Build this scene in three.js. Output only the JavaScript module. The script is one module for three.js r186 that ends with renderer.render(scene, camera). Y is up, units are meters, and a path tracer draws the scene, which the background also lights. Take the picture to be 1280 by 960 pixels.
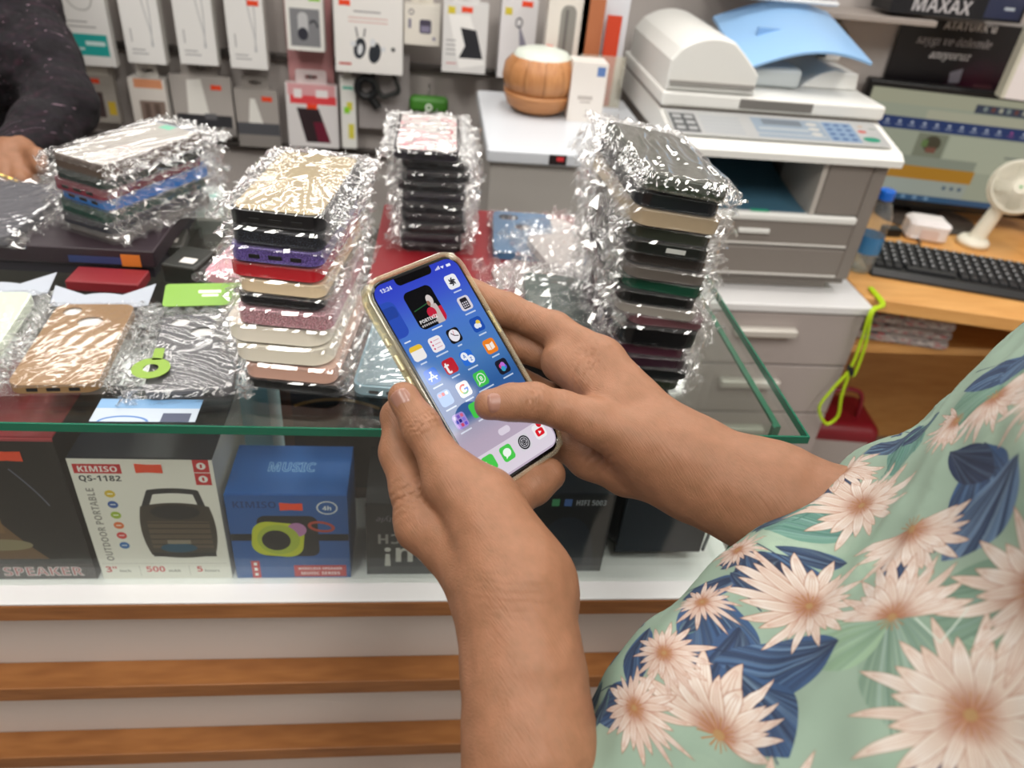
import * as THREE from 'three';
import { RoundedBoxGeometry } from 'three/addons/geometries/RoundedBoxGeometry.js';
import { mergeGeometries, mergeVertices } from 'three/addons/utils/BufferGeometryUtils.js';
import { RectAreaLightUniformsLib } from 'three/addons/lights/RectAreaLightUniformsLib.js';
import { createNoise2D, createNoise3D } from 'simplex-noise';

// ---------------------------------------------------------------- camera, light, exposure
RectAreaLightUniformsLib.init();
const scene = new THREE.Scene();
scene.background = new THREE.Color(0x000000);
const V = (x, y, z) => new THREE.Vector3(x, y, z);
const EYE = V(0, 1.40, 0), FPX = 950;
const camFwd = V(0.1197, -0.569, -0.8138).normalize();
const camRight = V(0.9925, 0.089, 0.0838);
camRight.addScaledVector(camFwd, -camRight.dot(camFwd)).normalize();
const camUp = V(0, 0, 0).crossVectors(camRight, camFwd).normalize();
const camera = new THREE.PerspectiveCamera(2 * Math.atan(480 / FPX) * 180 / Math.PI, 4 / 3, 0.02, 30);
camera.matrixAutoUpdate = true;
camera.position.copy(EYE);
camera.quaternion.setFromRotationMatrix(new THREE.Matrix4().makeBasis(camRight, camUp, camFwd.clone().negate()));
camera.focus = 0.52;
camera.userData.fStop = 6.6;
camera.updateMatrixWorld(true);
const renderer = new THREE.WebGLRenderer({ antialias: true });
renderer.toneMapping = THREE.LinearToneMapping;
renderer.toneMappingExposure = 1.0;
renderer.shadowMap.enabled = true;
renderer.shadowMap.type = THREE.PCFSoftShadowMap;

const PANEL_LIGHT = 10.5;
// x, z, width (x), depth (z) of the ceiling LED panels
const PANELS = [[-0.75, -1.25, 0.3, 1.2], [0.25, -1.25, 0.3, 1.2], [1.25, -1.35, 0.3, 1.2], [-0.75, 0.35, 0.3, 1.2], [0.35, 0.45, 0.3, 1.2], [1.45, 0.35, 0.3, 1.2]];
const CEIL = 2.62;
for (const [x, z, w, d] of PANELS) {
  const l = new THREE.RectAreaLight(new THREE.Color(1.0, 0.965, 0.91), PANEL_LIGHT * (z < 0 ? 1.15 : 1.8), w, d);
  l.position.set(x, CEIL - 0.035, z);
  l.rotation.x = -Math.PI / 2;
  scene.add(l);
}

// LED strips under the upper wall shelves, out of the frame, that the plastic film mirrors: x, y, length
const STRIPS = [[-0.55, 1.62, 1.3], [-0.55, 1.98, 1.3], [0.42, 1.62, 0.5], [0.85, 2.05, 1.2]];
const STRIP_LIGHT = 13;
for (const [x, y, w] of STRIPS) {
  const l = new THREE.RectAreaLight(new THREE.Color(1.0, 0.97, 0.93), STRIP_LIGHT, w, 0.06);
  l.position.set(x, y, -1.545); l.rotation.y = Math.PI; scene.add(l); // faces the customers
}

// ---------------------------------------------------------------- helpers
function rng(seed) { let s = seed >>> 0; return () => { s = (s + 0x6d2b79f5) | 0; let t = Math.imul(s ^ (s >>> 15), 1 | s); t = (t + Math.imul(t ^ (t >>> 7), 61 | t)) ^ t; return ((t ^ (t >>> 14)) >>> 0) / 4294967296; }; }
const noise2 = createNoise2D(rng(11)), noise3 = createNoise3D(rng(12));
const clamp = (x, a, b) => Math.min(b, Math.max(a, x));
const sst = (a, b, x) => { const t = clamp((x - a) / (b - a), 0, 1); return t * t * (3 - 2 * t); };
// a point in the room seen at pixel (px, py) of the 1280 x 960 photograph, at a camera depth or on a plane
const ray = (px, py) => V(0, 0, 0).addScaledVector(camRight, (px - 640) / FPX).addScaledVector(camUp, -(py - 480) / FPX).add(camFwd);
const at = (px, py, d) => ray(px, py).multiplyScalar(d).add(EYE);
const onY = (px, py, y) => { const r = ray(px, py); return r.multiplyScalar((y - EYE.y) / r.y).add(EYE); };
const onZ = (px, py, z) => { const r = ray(px, py); return r.multiplyScalar((z - EYE.z) / r.z).add(EYE); };

const used = {};
function numbered(n) { if (!(n in used)) { used[n] = 0; return n; } used[n]++; return n + '_' + String(used[n]).padStart(3, '0'); }
function shadow(o) { o.castShadow = true; o.receiveShadow = true; return o; }
function tag(o, label, category, group, kind) {
  o.userData.label = label; o.userData.category = category;
  if (group) o.userData.group = group;
  if (kind) o.userData.kind = kind;
  return o;
}
function thing(name, label, category, pos = [0, 0, 0], turn = 0, group) {
  const o = new THREE.Group(); o.name = numbered(name); o.position.set(...pos); o.rotation.y = turn; scene.add(o);
  return tag(o, label, category, group);
}
function part(parent, name, geo, mat, label) {
  const m = shadow(new THREE.Mesh(geo, mat)); m.name = name; if (label) m.userData.label = label; parent.add(m); return m;
}
function solo(name, geo, mat, label, category, group) {
  const m = shadow(new THREE.Mesh(geo, mat)); m.name = numbered(name); scene.add(m); return tag(m, label, category, group);
}
function struct(name, geo, mat) { const m = shadow(new THREE.Mesh(geo, mat)); m.name = name; m.userData.kind = 'structure'; scene.add(m); return m; }
const M = (color, roughness = 0.5, o = {}) => new THREE.MeshPhysicalMaterial({ color, roughness, ...o });
function box(w, h, d, x = 0, y = 0, z = 0, r = 0) { // centre x, z; base y
  const g = r ? new RoundedBoxGeometry(w, h, d, 2, r) : new THREE.BoxGeometry(w, h, d);
  return g.translate(x, y + h / 2, z);
}
const span = (x0, x1, y0, y1, z0, z1, r = 0) => box(x1 - x0, y1 - y0, z1 - z0, (x0 + x1) / 2, y0, (z0 + z1) / 2, r);
function merge(list) { return mergeGeometries(list.map((g) => { const n = g.index ? g.toNonIndexed() : g; for (const k of Object.keys(n.attributes)) if (!['position', 'normal', 'uv'].includes(k)) n.deleteAttribute(k); return n; })); }
function rrPath(P, w, h, r) {
  const x = -w / 2, y = -h / 2;
  P.moveTo(x + r, y); P.lineTo(x + w - r, y); P.absarc(x + w - r, y + r, r, -Math.PI / 2, 0); P.lineTo(x + w, y + h - r); P.absarc(x + w - r, y + h - r, r, 0, Math.PI / 2);
  P.lineTo(x + r, y + h); P.absarc(x + r, y + h - r, r, Math.PI / 2, Math.PI); P.lineTo(x, y + r); P.absarc(x + r, y + r, r, Math.PI, Math.PI * 1.5);
  return P;
}
const rr = (w, h, r) => rrPath(new THREE.Shape(), w, h, r);
function circleHole(x, y, r) { const p = new THREE.Path(); p.absarc(x, y, r, 0, Math.PI * 2, true); return p; }
function extr(shape, depth, bevel = 0, curveSegments = 10) {
  return new THREE.ExtrudeGeometry(shape, { depth: depth - 2 * bevel, bevelEnabled: bevel > 0, bevelThickness: bevel, bevelSize: bevel, bevelOffset: -bevel, bevelSegments: 3, curveSegments }).translate(0, 0, bevel);
}
const flat = (g) => g.rotateX(-Math.PI / 2); // a shape in x, y extruded along z laid down: x, -z, thickness up
function tube(points, r, seg = 40, rad = 8) { return new THREE.TubeGeometry(new THREE.CatmullRomCurve3(points), seg, r, rad, false); }
function bar(a, b, r, n = 10) { const d = b.clone().sub(a), g = new THREE.CylinderGeometry(r, r, d.length(), n); g.applyQuaternion(new THREE.Quaternion().setFromUnitVectors(V(0, 1, 0), d.clone().normalize())); const c = a.clone().add(b).multiplyScalar(0.5); return g.translate(c.x, c.y, c.z); }
function lathe(pts, n = 32) { return new THREE.LatheGeometry(pts.map(([x, y]) => new THREE.Vector2(x, y)), n); }

function fitUV(g) { // spread uv over the length and width of a flat, lying piece
  g.computeBoundingBox(); const b = g.boundingBox, p = g.attributes.position, uv = g.attributes.uv; for (let i = 0; i < p.count; i++) uv.setXY(i, (p.getX(i) - b.min.x) / (b.max.x - b.min.x), 1 - (p.getZ(i) - b.min.z) / (b.max.z - b.min.z)); return g;
}
function canvasTex(w, h, draw) {
  const c = document.createElement('canvas'); c.width = w; c.height = h; const g = c.getContext('2d'); draw(g, w, h);
  const t = new THREE.CanvasTexture(c); t.colorSpace = THREE.SRGBColorSpace; t.anisotropy = 8; return t;
}
const printed = (w, h, draw, rough = 0.45, o = {}) => M(0xffffff, rough, { map: canvasTex(w, h, draw), ...o });
function dataTex(n, fn, srgb) {
  const d = new Uint8Array(n * n * 4);
  for (let j = 0; j < n; j++) for (let i = 0; i < n; i++) { const c = fn(i / n, j / n); const k = (j * n + i) * 4; d[k] = c[0]; d[k + 1] = c[1]; d[k + 2] = c[2]; d[k + 3] = 255; }
  const t = new THREE.DataTexture(d, n, n); t.magFilter = THREE.LinearFilter; t.minFilter = THREE.LinearFilter; t.wrapS = t.wrapT = THREE.RepeatWrapping; if (srgb) t.colorSpace = THREE.SRGBColorSpace; t.needsUpdate = true; return t;
}
const tiled = (u, v, fx, fy, f) => { const a = u * Math.PI * 2, b = v * Math.PI * 2; return f(Math.cos(a) * fx, Math.sin(a) * fx, Math.cos(b) * fy + Math.sin(b) * fy * 0.7); };
function uvBox(g, s = 1, swap = false) { // uv in metres by face direction
  const p = g.attributes.position, n = g.attributes.normal, uv = new Float32Array(p.count * 2);
  for (let i = 0; i < p.count; i++) {
    const ax = Math.abs(n.getX(i)), ay = Math.abs(n.getY(i)), az = Math.abs(n.getZ(i)); let u, v;
    if (ay >= ax && ay >= az) { u = p.getX(i); v = p.getZ(i); } else if (az >= ax) { u = p.getX(i); v = p.getY(i); } else { u = p.getZ(i); v = p.getY(i); }
    uv[i * 2] = (swap ? v : u) * s; uv[i * 2 + 1] = (swap ? u : v) * s;
  }
  g.setAttribute('uv', new THREE.BufferAttribute(uv, 2)); return g;
}

function txt(g, s, x, y, size, col, font = 'bold', align = 'left') { g.fillStyle = col; g.font = `${font} ${size}px sans-serif`; g.textAlign = align; g.textBaseline = 'middle'; g.fillText(s, x, y); }
// ---------------------------------------------------------------- materials
function woodTex(base, dark) {
  return dataTex(512, (u, v) => {
    const g = tiled(u, v, 0.6, 5, noise3), f = tiled(u, v, 1.6, 26, noise3), h = tiled(u, v, 3, 60, noise3);
    const k = clamp(0.5 + 0.3 * g + 0.25 * f + 0.12 * h, 0, 1);
    return base.map((b, i) => b + (dark[i] - b) * k);
  }, true);
}
const WOOD = M(0xffffff, 0.42, { map: woodTex([166, 110, 60], [130, 80, 38]) });
const DESK_WOOD = M(0xffffff, 0.4, { map: woodTex([226, 172, 104], [206, 148, 82]) });
const BOWL_WOOD = M(0xffffff, 0.42, { map: woodTex([198, 142, 92], [164, 106, 62]) });
const WHITE = M(0xe8e6e4, 0.35), OFFWHITE = M(0xd9d7d2, 0.45), GREY = M(0x9b9793, 0.5), DARK = M(0x131417, 0.4), BLACK = M(0x0b0b0d, 0.35);
const METAL = M(0x9a9894, 0.35, { metalness: 0.8 });
const STICKER = M(0xf04a22, 0.5), STICKER_Y = M(0xd8c63a, 0.5), STICKER_G = M(0x8ed629, 0.5);
const GLASS = M(0xfafdfb, 0.015, { transmission: 1, thickness: 0, ior: 1.5 });
const GLASS_EDGE = M(0x1f7a5e, 0.12, { transmission: 0.35, thickness: 0, ior: 1.5 });
const BAG = M(0xffffff, 0.06, { transmission: 0.975, thickness: 0, ior: 1.85 });
const FILM = M(0xffffff, 0.09, { transmission: 0.975, thickness: 0, ior: 1.48 });
const CLEAR = M(0xf6f4ea, 0.12, { transmission: 0.82, thickness: 0, ior: 1.6 });

// ---------------------------------------------------------------- the room
const plaster = M(0xb9b3ae, 0.8);
struct('floor', uvBox(span(-2.6, 2.6, -0.1, 0, -2.2, 2.2)), M(0x8d8680, 0.35));
struct('ceiling', span(-2.6, 2.6, CEIL, CEIL + 0.1, -2.2, 2.2), M(0x77736f, 0.8));
const WALLZ = -1.78;
struct('wall_back', span(-2.6, 2.6, 0, CEIL, -2.2, WALLZ), M(0xb5aeaa, 0.6));
struct('wall_left', span(-2.6, -2.4, 0, CEIL, WALLZ, 2.2), plaster);
struct('wall_right', span(2.4, 2.6, 0, CEIL, WALLZ, 2.2), plaster);
struct('wall_front', span(-2.4, 2.4, 0, CEIL, 2.0, 2.2), plaster);
PANELS.forEach(([x, z, w, d], i) => {
  const o = thing('ceiling_light', 'flat rectangular LED panel in the shop ceiling', 'ceiling light', [x, CEIL, z], 0, 'LED panels in the ceiling');
  part(o, 'frame', merge([span(-w / 2 - 0.02, -w / 2, -0.03, 0, -d / 2, d / 2), span(w / 2, w / 2 + 0.02, -0.03, 0, -d / 2, d / 2), span(-w / 2 - 0.02, w / 2 + 0.02, -0.03, 0, -d / 2 - 0.02, -d / 2), span(-w / 2 - 0.02, w / 2 + 0.02, -0.03, 0, d / 2, d / 2 + 0.02)]), WHITE);
  part(o, 'diffuser', span(-w / 2, w / 2, -0.02, -0.012, -d / 2, d / 2), M(0xffffff, 0.6, { emissive: new THREE.Color(1, 0.965, 0.91), emissiveIntensity: 1.0 }));
});

STRIPS.forEach(([x, y, w], i) => {
  const o = thing('lit_shelf', ['lower upper shelf with an LED strip above the earphone packs', 'higher upper shelf with an LED strip above the earphone packs', 'short shelf with an LED strip above the white cabinet', 'higher upper shelf with an LED strip above the printer'][i], 'shelf');
  part(o, 'board', span(x - w / 2, x + w / 2, y + 0.036, y + 0.054, WALLZ, -1.54, 0.002), WHITE); part(o, 'strip_holder', span(x - w / 2, x + w / 2, y - 0.034, y + 0.036, -1.57, -1.556), METAL);
  part(o, 'led_strip', span(x - w / 2 + 0.005, x + w / 2 - 0.005, y - 0.03, y + 0.03, -1.556, -1.552), M(0xffffff, 0.6, { emissive: new THREE.Color(1, 0.97, 0.93), emissiveIntensity: 1.0 }));
});

// ---------------------------------------------------------------- the glass display counter
const TOP = 0.98, DECK = 0.752, CX0 = -1.15, CX1 = 0.363, FZ = -0.526, BZ = -1.03;
{
  const o = thing('display_counter', 'glass-topped display counter with white front and brown wooden battens', 'counter', [0, 0, 0]);
  part(o, 'glass_top', span(CX0, CX1 - 0.002, TOP - 0.008, TOP, BZ, FZ - 0.002), GLASS, 'clear glass counter top with green edge');
  part(o, 'glass_edge', span(CX0, CX1, TOP - 0.008, TOP, FZ - 0.002, FZ), GLASS_EDGE, 'polished green front edge of the glass top');
  part(o, 'glass_edge', span(CX1 - 0.002, CX1, TOP - 0.008, TOP, BZ, FZ - 0.002), GLASS_EDGE, 'polished green side edge of the glass top');
  part(o, 'front_glass', span(CX0, CX1 - 0.024, DECK, TOP - 0.0085, FZ - 0.03, FZ - 0.024), GLASS);
  part(o, 'glass_edge', span(CX1 - 0.024, CX1 - 0.022, DECK, TOP - 0.0085, FZ - 0.03, FZ - 0.024), GLASS_EDGE);
  part(o, 'side_glass', span(CX1 - 0.022, CX1 - 0.016, DECK, TOP - 0.0085, BZ + 0.02, FZ - 0.03), GLASS);
  part(o, 'glass_edge', span(CX1 - 0.022, CX1 - 0.016, DECK, TOP - 0.0085, FZ - 0.03, FZ - 0.026), GLASS_EDGE);
  part(o, 'glass_edge', span(CX1 - 0.022, CX1 - 0.016, TOP - 0.0115, TOP - 0.0085, BZ + 0.02, FZ - 0.03), GLASS_EDGE);
  part(o, 'deck', span(CX0, CX1, DECK - 0.003, DECK, BZ, FZ - 0.0005, 0.001), M(0xf0eff0, 0.3), 'white shelf board under the display glass');
  part(o, 'back_panel', span(CX0, CX1 - 0.03, DECK, TOP - 0.03, BZ, BZ + 0.012), M(0x57504b, 0.6));
  part(o, 'front_panel', span(CX0, CX1 - 0.01, 0.0, DECK - 0.003, FZ - 0.05, FZ - 0.034), M(0xd9d0ca, 0.4), 'white laminate front panel');
  part(o, 'side_panel', span(CX1 - 0.026, CX1 - 0.01, 0.0, DECK - 0.003, BZ, FZ - 0.05), M(0xd9d0ca, 0.4));
  for (let k = 0; k < 5; k++) {
    const y1 = 0.7485 - 0.137 * k;
    part(o, 'batten', uvBox(span(CX0, CX1 - 0.004, 0.726 - 0.137 * k, y1, FZ - 0.034, FZ, 0.0015), 1.6, false), WOOD, 'brown wooden batten');
  }
}

// ---------------------------------------------------------------- phone cases in crinkled bags
const bagCache = {};
// a flat bag of crinkled film around a case of w x t x l whose base is at y = 0; the flap lies towards -z
function bagGeo(seed, w, l, t, o = {}) {
  const key = [seed, w, l, t, JSON.stringify(o)].join();
  if (bagCache[key]) return bagCache[key];
  const { mx = 0.009, mf = 0.007, mb = 0.022, amp = 1, streak = 0.0009, fine = false, radial = false, along = 0 } = o;
  const nu = fine ? 70 : 26, nv = fine ? 100 : 40;
  const R = rng(seed), ox = R() * 50, oz = R() * 50, dir = along || R() * Math.PI;
  const pos = [], uvs = [], idx = [], hw = w / 2, hl = l / 2;
  const ridge = (x, z) => 1 - 2 * Math.pow(Math.abs(noise2(x, z)), 0.75);
  const crumple = (x, z) => 0.75 * noise2(x * 90 + ox, z * 90 + oz) + 0.5 * noise2(x * 210 + oz, z * 210 + ox);
  const ca = Math.cos(dir), sa = Math.sin(dir);
  const folds = (x, z) => {
    if (radial) { const zz = z + 0.02, an = Math.atan2(zz, x), q = Math.hypot(x, zz); return ridge(an * 2.6 + ox, q * 7) * 0.8 * sst(0.008, 0.03, q) + 0.22 * ridge(an * 7 + oz, q * 12); }
    const a = x * ca + z * sa, b = -x * sa + z * ca; return ridge(a * 3.5 + ox, b * 52 + 0.25 * noise2(a * 14, b * 14)) * 0.8 + 0.12 * ridge(a * 14 + oz, b * 110);
  };
  for (let s = 0; s < 2; s++) {
    const J = rng(seed * 7 + 3); // the two layers crumple together outside the cover
    for (let j = 0; j <= nv; j++) for (let i = 0; i <= nu; i++) {
      const r1 = J() - 0.5, r2 = J() - 0.5, r3 = J() - 0.5, e = (q) => Math.sign(q) * Math.pow(Math.abs(q), 0.7);
      const a = e(i / nu * 2 - 1), b = e(j / nv * 2 - 1);
      const jx = 1 + 0.35 * noise2(b * 9 + ox, a > 0 ? 3 : 9) + 0.3 * noise2(b * 31 + oz, a > 0 ? 2 : 7), jz = 1 + 0.12 * noise2(a * 7 + oz, b > 0 ? 4 : 8);
      const fx = Math.max(0, (Math.abs(a) * (hw + mx) - hw)) * (jx - 1), x0 = a * (hw + mx) + Math.sign(a) * fx, z0 = b > 0 ? b * (hl + mf * jz) : b * (hl + mb * jz);
      const dx = Math.max(Math.abs(x0) - hw, 0), dz = Math.max(Math.abs(z0) - hl, 0), d = Math.hypot(dx, dz), out = sst(0, 0.005, d), ym = t * 0.5, fr = z0 > hl - 0.002 && dx < 0.004 ? 0.25 : 1;
      const sl = Math.pow(clamp(1 - d / (dz > dx && z0 < 0 ? mb * 0.6 : mx * 0.85), 0, 1), 0.7);
      let y = s === 0 ? ym + (t - ym + 0.0008) * sl : ym - (ym + 0.0002) * sl;
      const c = crumple(x0, z0);
      y += fr * out * amp * (c * (0.0016 + 0.26 * Math.min(d, 0.016)) + (fine ? 0 : r3 * 0.0022));
      if (s === 0) y += (1 - out) * (streak * (0.75 + 0.75 * folds(x0, z0)) + (fine ? 0.0002 : 0.0005) * amp * (0.7 + 0.5 * c) + (fine ? 0 : 0.0005 * Math.abs(r3)));
      y += out * (s === 0 ? 0.0004 : -0.0004); y = Math.max(y, o.floor ? 0.0002 : -0.004);
      pos.push(x0 + fr * out * amp * (r1 * 0.0024 + 0.001 * c), y, z0 + fr * out * amp * r2 * 0.0024); uvs.push(i / nu, j / nv);
    }
  }
  const N = (nu + 1) * (nv + 1);
  for (let s = 0; s < 2; s++) for (let j = 0; j < nv; j++) for (let i = 0; i < nu; i++) {
    const p = s * N + j * (nu + 1) + i, q = p + nu + 1;
    if (s === 0) idx.push(p, q, p + 1, p + 1, q, q + 1); else idx.push(p, p + 1, q, p + 1, q + 1, q);
  }
  let g = new THREE.BufferGeometry();
  g.setAttribute('position', new THREE.Float32BufferAttribute(pos, 3)); g.setAttribute('uv', new THREE.Float32BufferAttribute(uvs, 2)); g.setIndex(idx);
  if (!fine) g = g.toNonIndexed();
  g.computeVertexNormals();
  return bagCache[key] = g;
}
const caseCache = {};
// a phone cover lying back up: back plate with camera opening, walls, all hollow underneath
function caseGeo(w, l, t, r, cam) {
  const key = [w, l, t, r, cam].join();
  if (caseCache[key]) return caseCache[key];
  const s = rr(w, l, r), cx = -w / 2, cz = l / 2;
  if (cam === 'pill') { const p = new THREE.Path(); const q = rr(0.018, 0.03, 0.008).getPoints(6); p.setFromPoints(q.map((v) => new THREE.Vector2(v.x + cx + 0.019, v.y + cz - 0.027)).reverse()); s.holes.push(p); s.holes.push(circleHole(0.006, cz - 0.044, 0.008)); }
  if (cam === 'dots') { s.holes.push(circleHole(cx + 0.017, cz - 0.014, 0.0085)); const e = new THREE.Path(); e.absellipse(0.002, cz - 0.034, 0.0115, 0.0095, 0, Math.PI * 2, true); s.holes.push(e); }
  if (cam === 'logo') { const e = new THREE.Path(); e.absellipse(0, cz - 0.05, 0.011, 0.0105, 0, Math.PI * 2, true); s.holes.push(e); const p = new THREE.Path(); p.setFromPoints(rr(0.026, 0.018, 0.007).getPoints(6).map((v) => new THREE.Vector2(v.x + cx + 0.021, v.y + cz - 0.019)).reverse()); s.holes.push(p); }
  const top = flat(extr(s, 0.002, 0.0006, 6)).translate(0, t - 0.002, 0);
  const ring = rr(w, l, r); ring.holes.push(rrPath(new THREE.Path(), w - 0.004, l - 0.004, r - 0.002));
  const wall = flat(extr(ring, t - 0.0012, 0.0006, 6));
  const g = merge([top, wall]);
  const ports = merge([[-0.017, 0.009], [0, 0.011], [0.017, 0.009]].map(([x, ww]) => new RoundedBoxGeometry(ww, Math.min(0.0035, t * 0.4), 0.0008, 2, 0.0004).translate(x, t * 0.42, l / 2 + 0.0001)));
  return caseCache[key] = { g, ports };
}
const PORT = M(0x060607, 0.6);
function baggedCase(o) {
  const { name = 'phone_case', label, group, w = 0.074, l = 0.148, t = 0.0105, r = 0.011, cam = 'pill', mat, back, y = TOP, x = 0, z = 0, turn = 0, seed = 1, bag = {}, header, ports = true, tilt = [0, 0], bagMat = BAG } = o;
  const g = thing(name, label, 'phone case', [x, y, z], turn, group);
  if (tilt[0] || tilt[1]) { g.rotation.order = 'YXZ'; g.rotation.x = tilt[0]; g.rotation.z = tilt[1]; }
  const c = caseGeo(w, l, t, r, cam);
  const cover = part(g, 'cover', c.g, mat);
  if (ports) part(cover, 'port_opening', c.ports, PORT, 'dark charging and speaker openings');
  if (back) part(g, 'back_panel', fitUV(flat(extr(rr(w - 0.006, l - 0.006, Math.max(0.003, r - 0.003)), 0.0008))).translate(0, t - 0.0002, 0), back.mat, back.label);
  part(g, 'bag', bagGeo(seed, w, l, t + (back ? 0.0008 : 0), y < TOP + 0.002 ? { ...bag, floor: true } : bag), bagMat, 'crinkled clear plastic bag');
  if (header) header(g, w, l, t);
  return g;
}
function glitter(c0, c1, c2) { const R = rng(c0 + 5); const pal = [c0, c1, c2].map((h) => new THREE.Color(h)); return dataTex(256, () => { const c = pal[Math.floor(Math.pow(R(), 1.4) * 3)], k = 0.55 + R() * 0.6; return [c.r, c.g, c.b].map((v) => clamp(Math.pow(v, 1 / 2.2) * k, 0, 1) * 255); }, true); }
function glitterMat(a, b, c, rough = 0.3) { const t = glitter(a, b, c); t.repeat.set(9, 9); return M(0xffffff, rough, { map: t, metalness: 0.25 }); }

// ---- the tall stack beside the grey case (built from the counter up)
const cover = {};
const CM = (hex, rough = 0.32, o = {}) => cover[hex + '_' + rough] ||= M(hex, rough, o);
{
  const G = 'bagged covers stacked beside the hands';
  const bags = [21, 22, 23, 24];
  const cols = [
    ['black phone cover with open slots, lowest of the stack beside the grey case', CM(0x101013), 0.0105, 0.086, 0.012],
    ['rose beige phone cover just above the lowest black one', CM(0xc99f8e, 0.3), 0.0145, 0.082, 0.012],
    ['second rounded cream bumper cover, under the other cream one', CM(0xe3dccb, 0.28), 0.0165, 0.088, 0.02],
    ['rounded cream bumper cover below the pink glitter one', CM(0xe9e2d2, 0.28), 0.0165, 0.09, 0.02],
    ['pink glitter phone cover resting on cream bumper covers', glitterMat(0xd9a3ac, 0xc78694, 0xf0d0d4), 0.0145, 0.082, 0.012],
    ['thin black phone cover below the beige one', CM(0x16161a), 0.009, 0.074, 0.011],
    ['pale beige phone cover below the red one', CM(0xd8c3a2, 0.35), 0.0115, 0.073, 0.011],
    ['glossy red translucent phone cover', CM(0xb3232b, 0.15), 0.0125, 0.077, 0.012],
    ['purple glitter phone cover between red and black ones', glitterMat(0x6f58a8, 0x8a78c4, 0x4d3c86), 0.0125, 0.076, 0.012],
    ['black speckled phone cover second from the top of the stack', glitterMat(0x1a1c22, 0x2c3038, 0x4a5060), 0.0125, 0.076, 0.012],
    ['gold glitter phone cover with black rim and oval opening on top of the stack', CM(0x101014), 0.0125, 0.076, 0.012],
  ];
  let y = TOP + 0.0005; const R = rng(5);
  cols.forEach(([label, mat, t, w, r], i) => {
    const last = i === cols.length - 1;
    baggedCase({ label, group: G, mat, t, w, l: 0.146, r, x: -0.109 + (R() - 0.5) * 0.005 + (w > 0.085 && i > 1 ? -0.008 : 0), z: -0.576 - 0.073 - (R() * 0.004), y, turn: -0.13 + (R() - 0.5) * 0.07, cam: last ? 'logo' : 'none', seed: last ? 77 : bags[i % 4], bag: last ? { amp: 1.1, streak: 0.0030, mx: 0.014, mb: 0.02, mf: 0.003, fine: true, radial: true } : { amp: 1.2, mx: 0.011, mf: 0.003 }, back: last ? { mat: glitterMat(0xb8a070, 0x8a7650, 0xe8d8b0), label: 'gold glitter back' } : undefined, ports: i === 0 || i === 5 || i === 10 || i === 8 });
    y += t + 0.0030;
  });
}
// ---- the tall stack on the right
{
  const G = 'bagged covers in the tall dark stack';
  const cols = [
    ['olive edged black phone cover, lowest of the tall dark stack', 0x23281c], ['black phone cover, second from the bottom of the dark stack', 0x101012], ['purple black phone cover low in the dark stack', 0x2c1522], ['wine coloured phone cover low in the dark stack', 0x45222f],
    ['thick glossy black phone cover under the clear one in the dark stack', 0x0c0c0e, 0.018], ['dull pink edged phone cover in the dark stack', 0x5e3a40, 0.009], ['smoky clear phone cover below the dark green one', 0x8d8780, 0.009], ['black phone cover just below the dark green one', 0x0e0f10], ['dark green phone cover in the tall stack', 0x12402f],
    ['grey brown phone cover above the dark green one', 0x5c5651], ['dark brown phone cover in the tall stack', 0x2f2a28], ['black phone cover with a pale paper label', 0x1b1e1c], ['dark olive grey phone cover below the taupe one', 0x2b2f27],
    ['taupe gold phone cover with rounded rim, third from the top of the dark stack', 0xa08f76, 0.0135], ['navy black phone cover second from the top of the dark stack', 0x14181d, 0.012], ['dark olive clear-backed phone cover on top of the tall dark stack', 0x2c3327, 0.0125],
  ];
  let y = TOP + 0.0045; const R = rng(9);
  cols.forEach(([label, hex, t = 0.0102], i) => {
    const last = i === cols.length - 1, k = i / (cols.length - 1);
    const g = baggedCase({ label, group: G, mat: CM(hex, 0.22), t, w: i === 13 ? 0.08 : 0.077, l: 0.15, r: 0.013, x: 0.222 - 0.016 * k + (R() - 0.5) * 0.012, z: -0.59 - 0.074 - R() * 0.006, y, turn: 0.02 + (R() - 0.5) * 0.16, cam: 'none', seed: last ? 88 : 31 + (i % 5), bag: last ? { amp: 1.1, streak: 0.0028, mx: 0.010, mb: 0.034, mf: 0.008, fine: true, along: 1.75 } : { amp: 1.7, mx: 0.014, mf: 0.003, mb: 0.04 }, ports: false, tilt: [0.0, -0.085 - 0.05 * k + (R() - 0.5) * 0.03], back: last ? { mat: CM(0x4a4d45, 0.16), label: 'smoky clear back plate' } : undefined });
    if (i === 11) part(g, 'paper_label', new THREE.BoxGeometry(0.018, 0.004, 0.0006).translate(0.004, 0.0055, 0.0757), M(0xb9bcb8, 0.6), 'pale paper label');
    y += t + 0.0022;
  });
}
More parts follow.
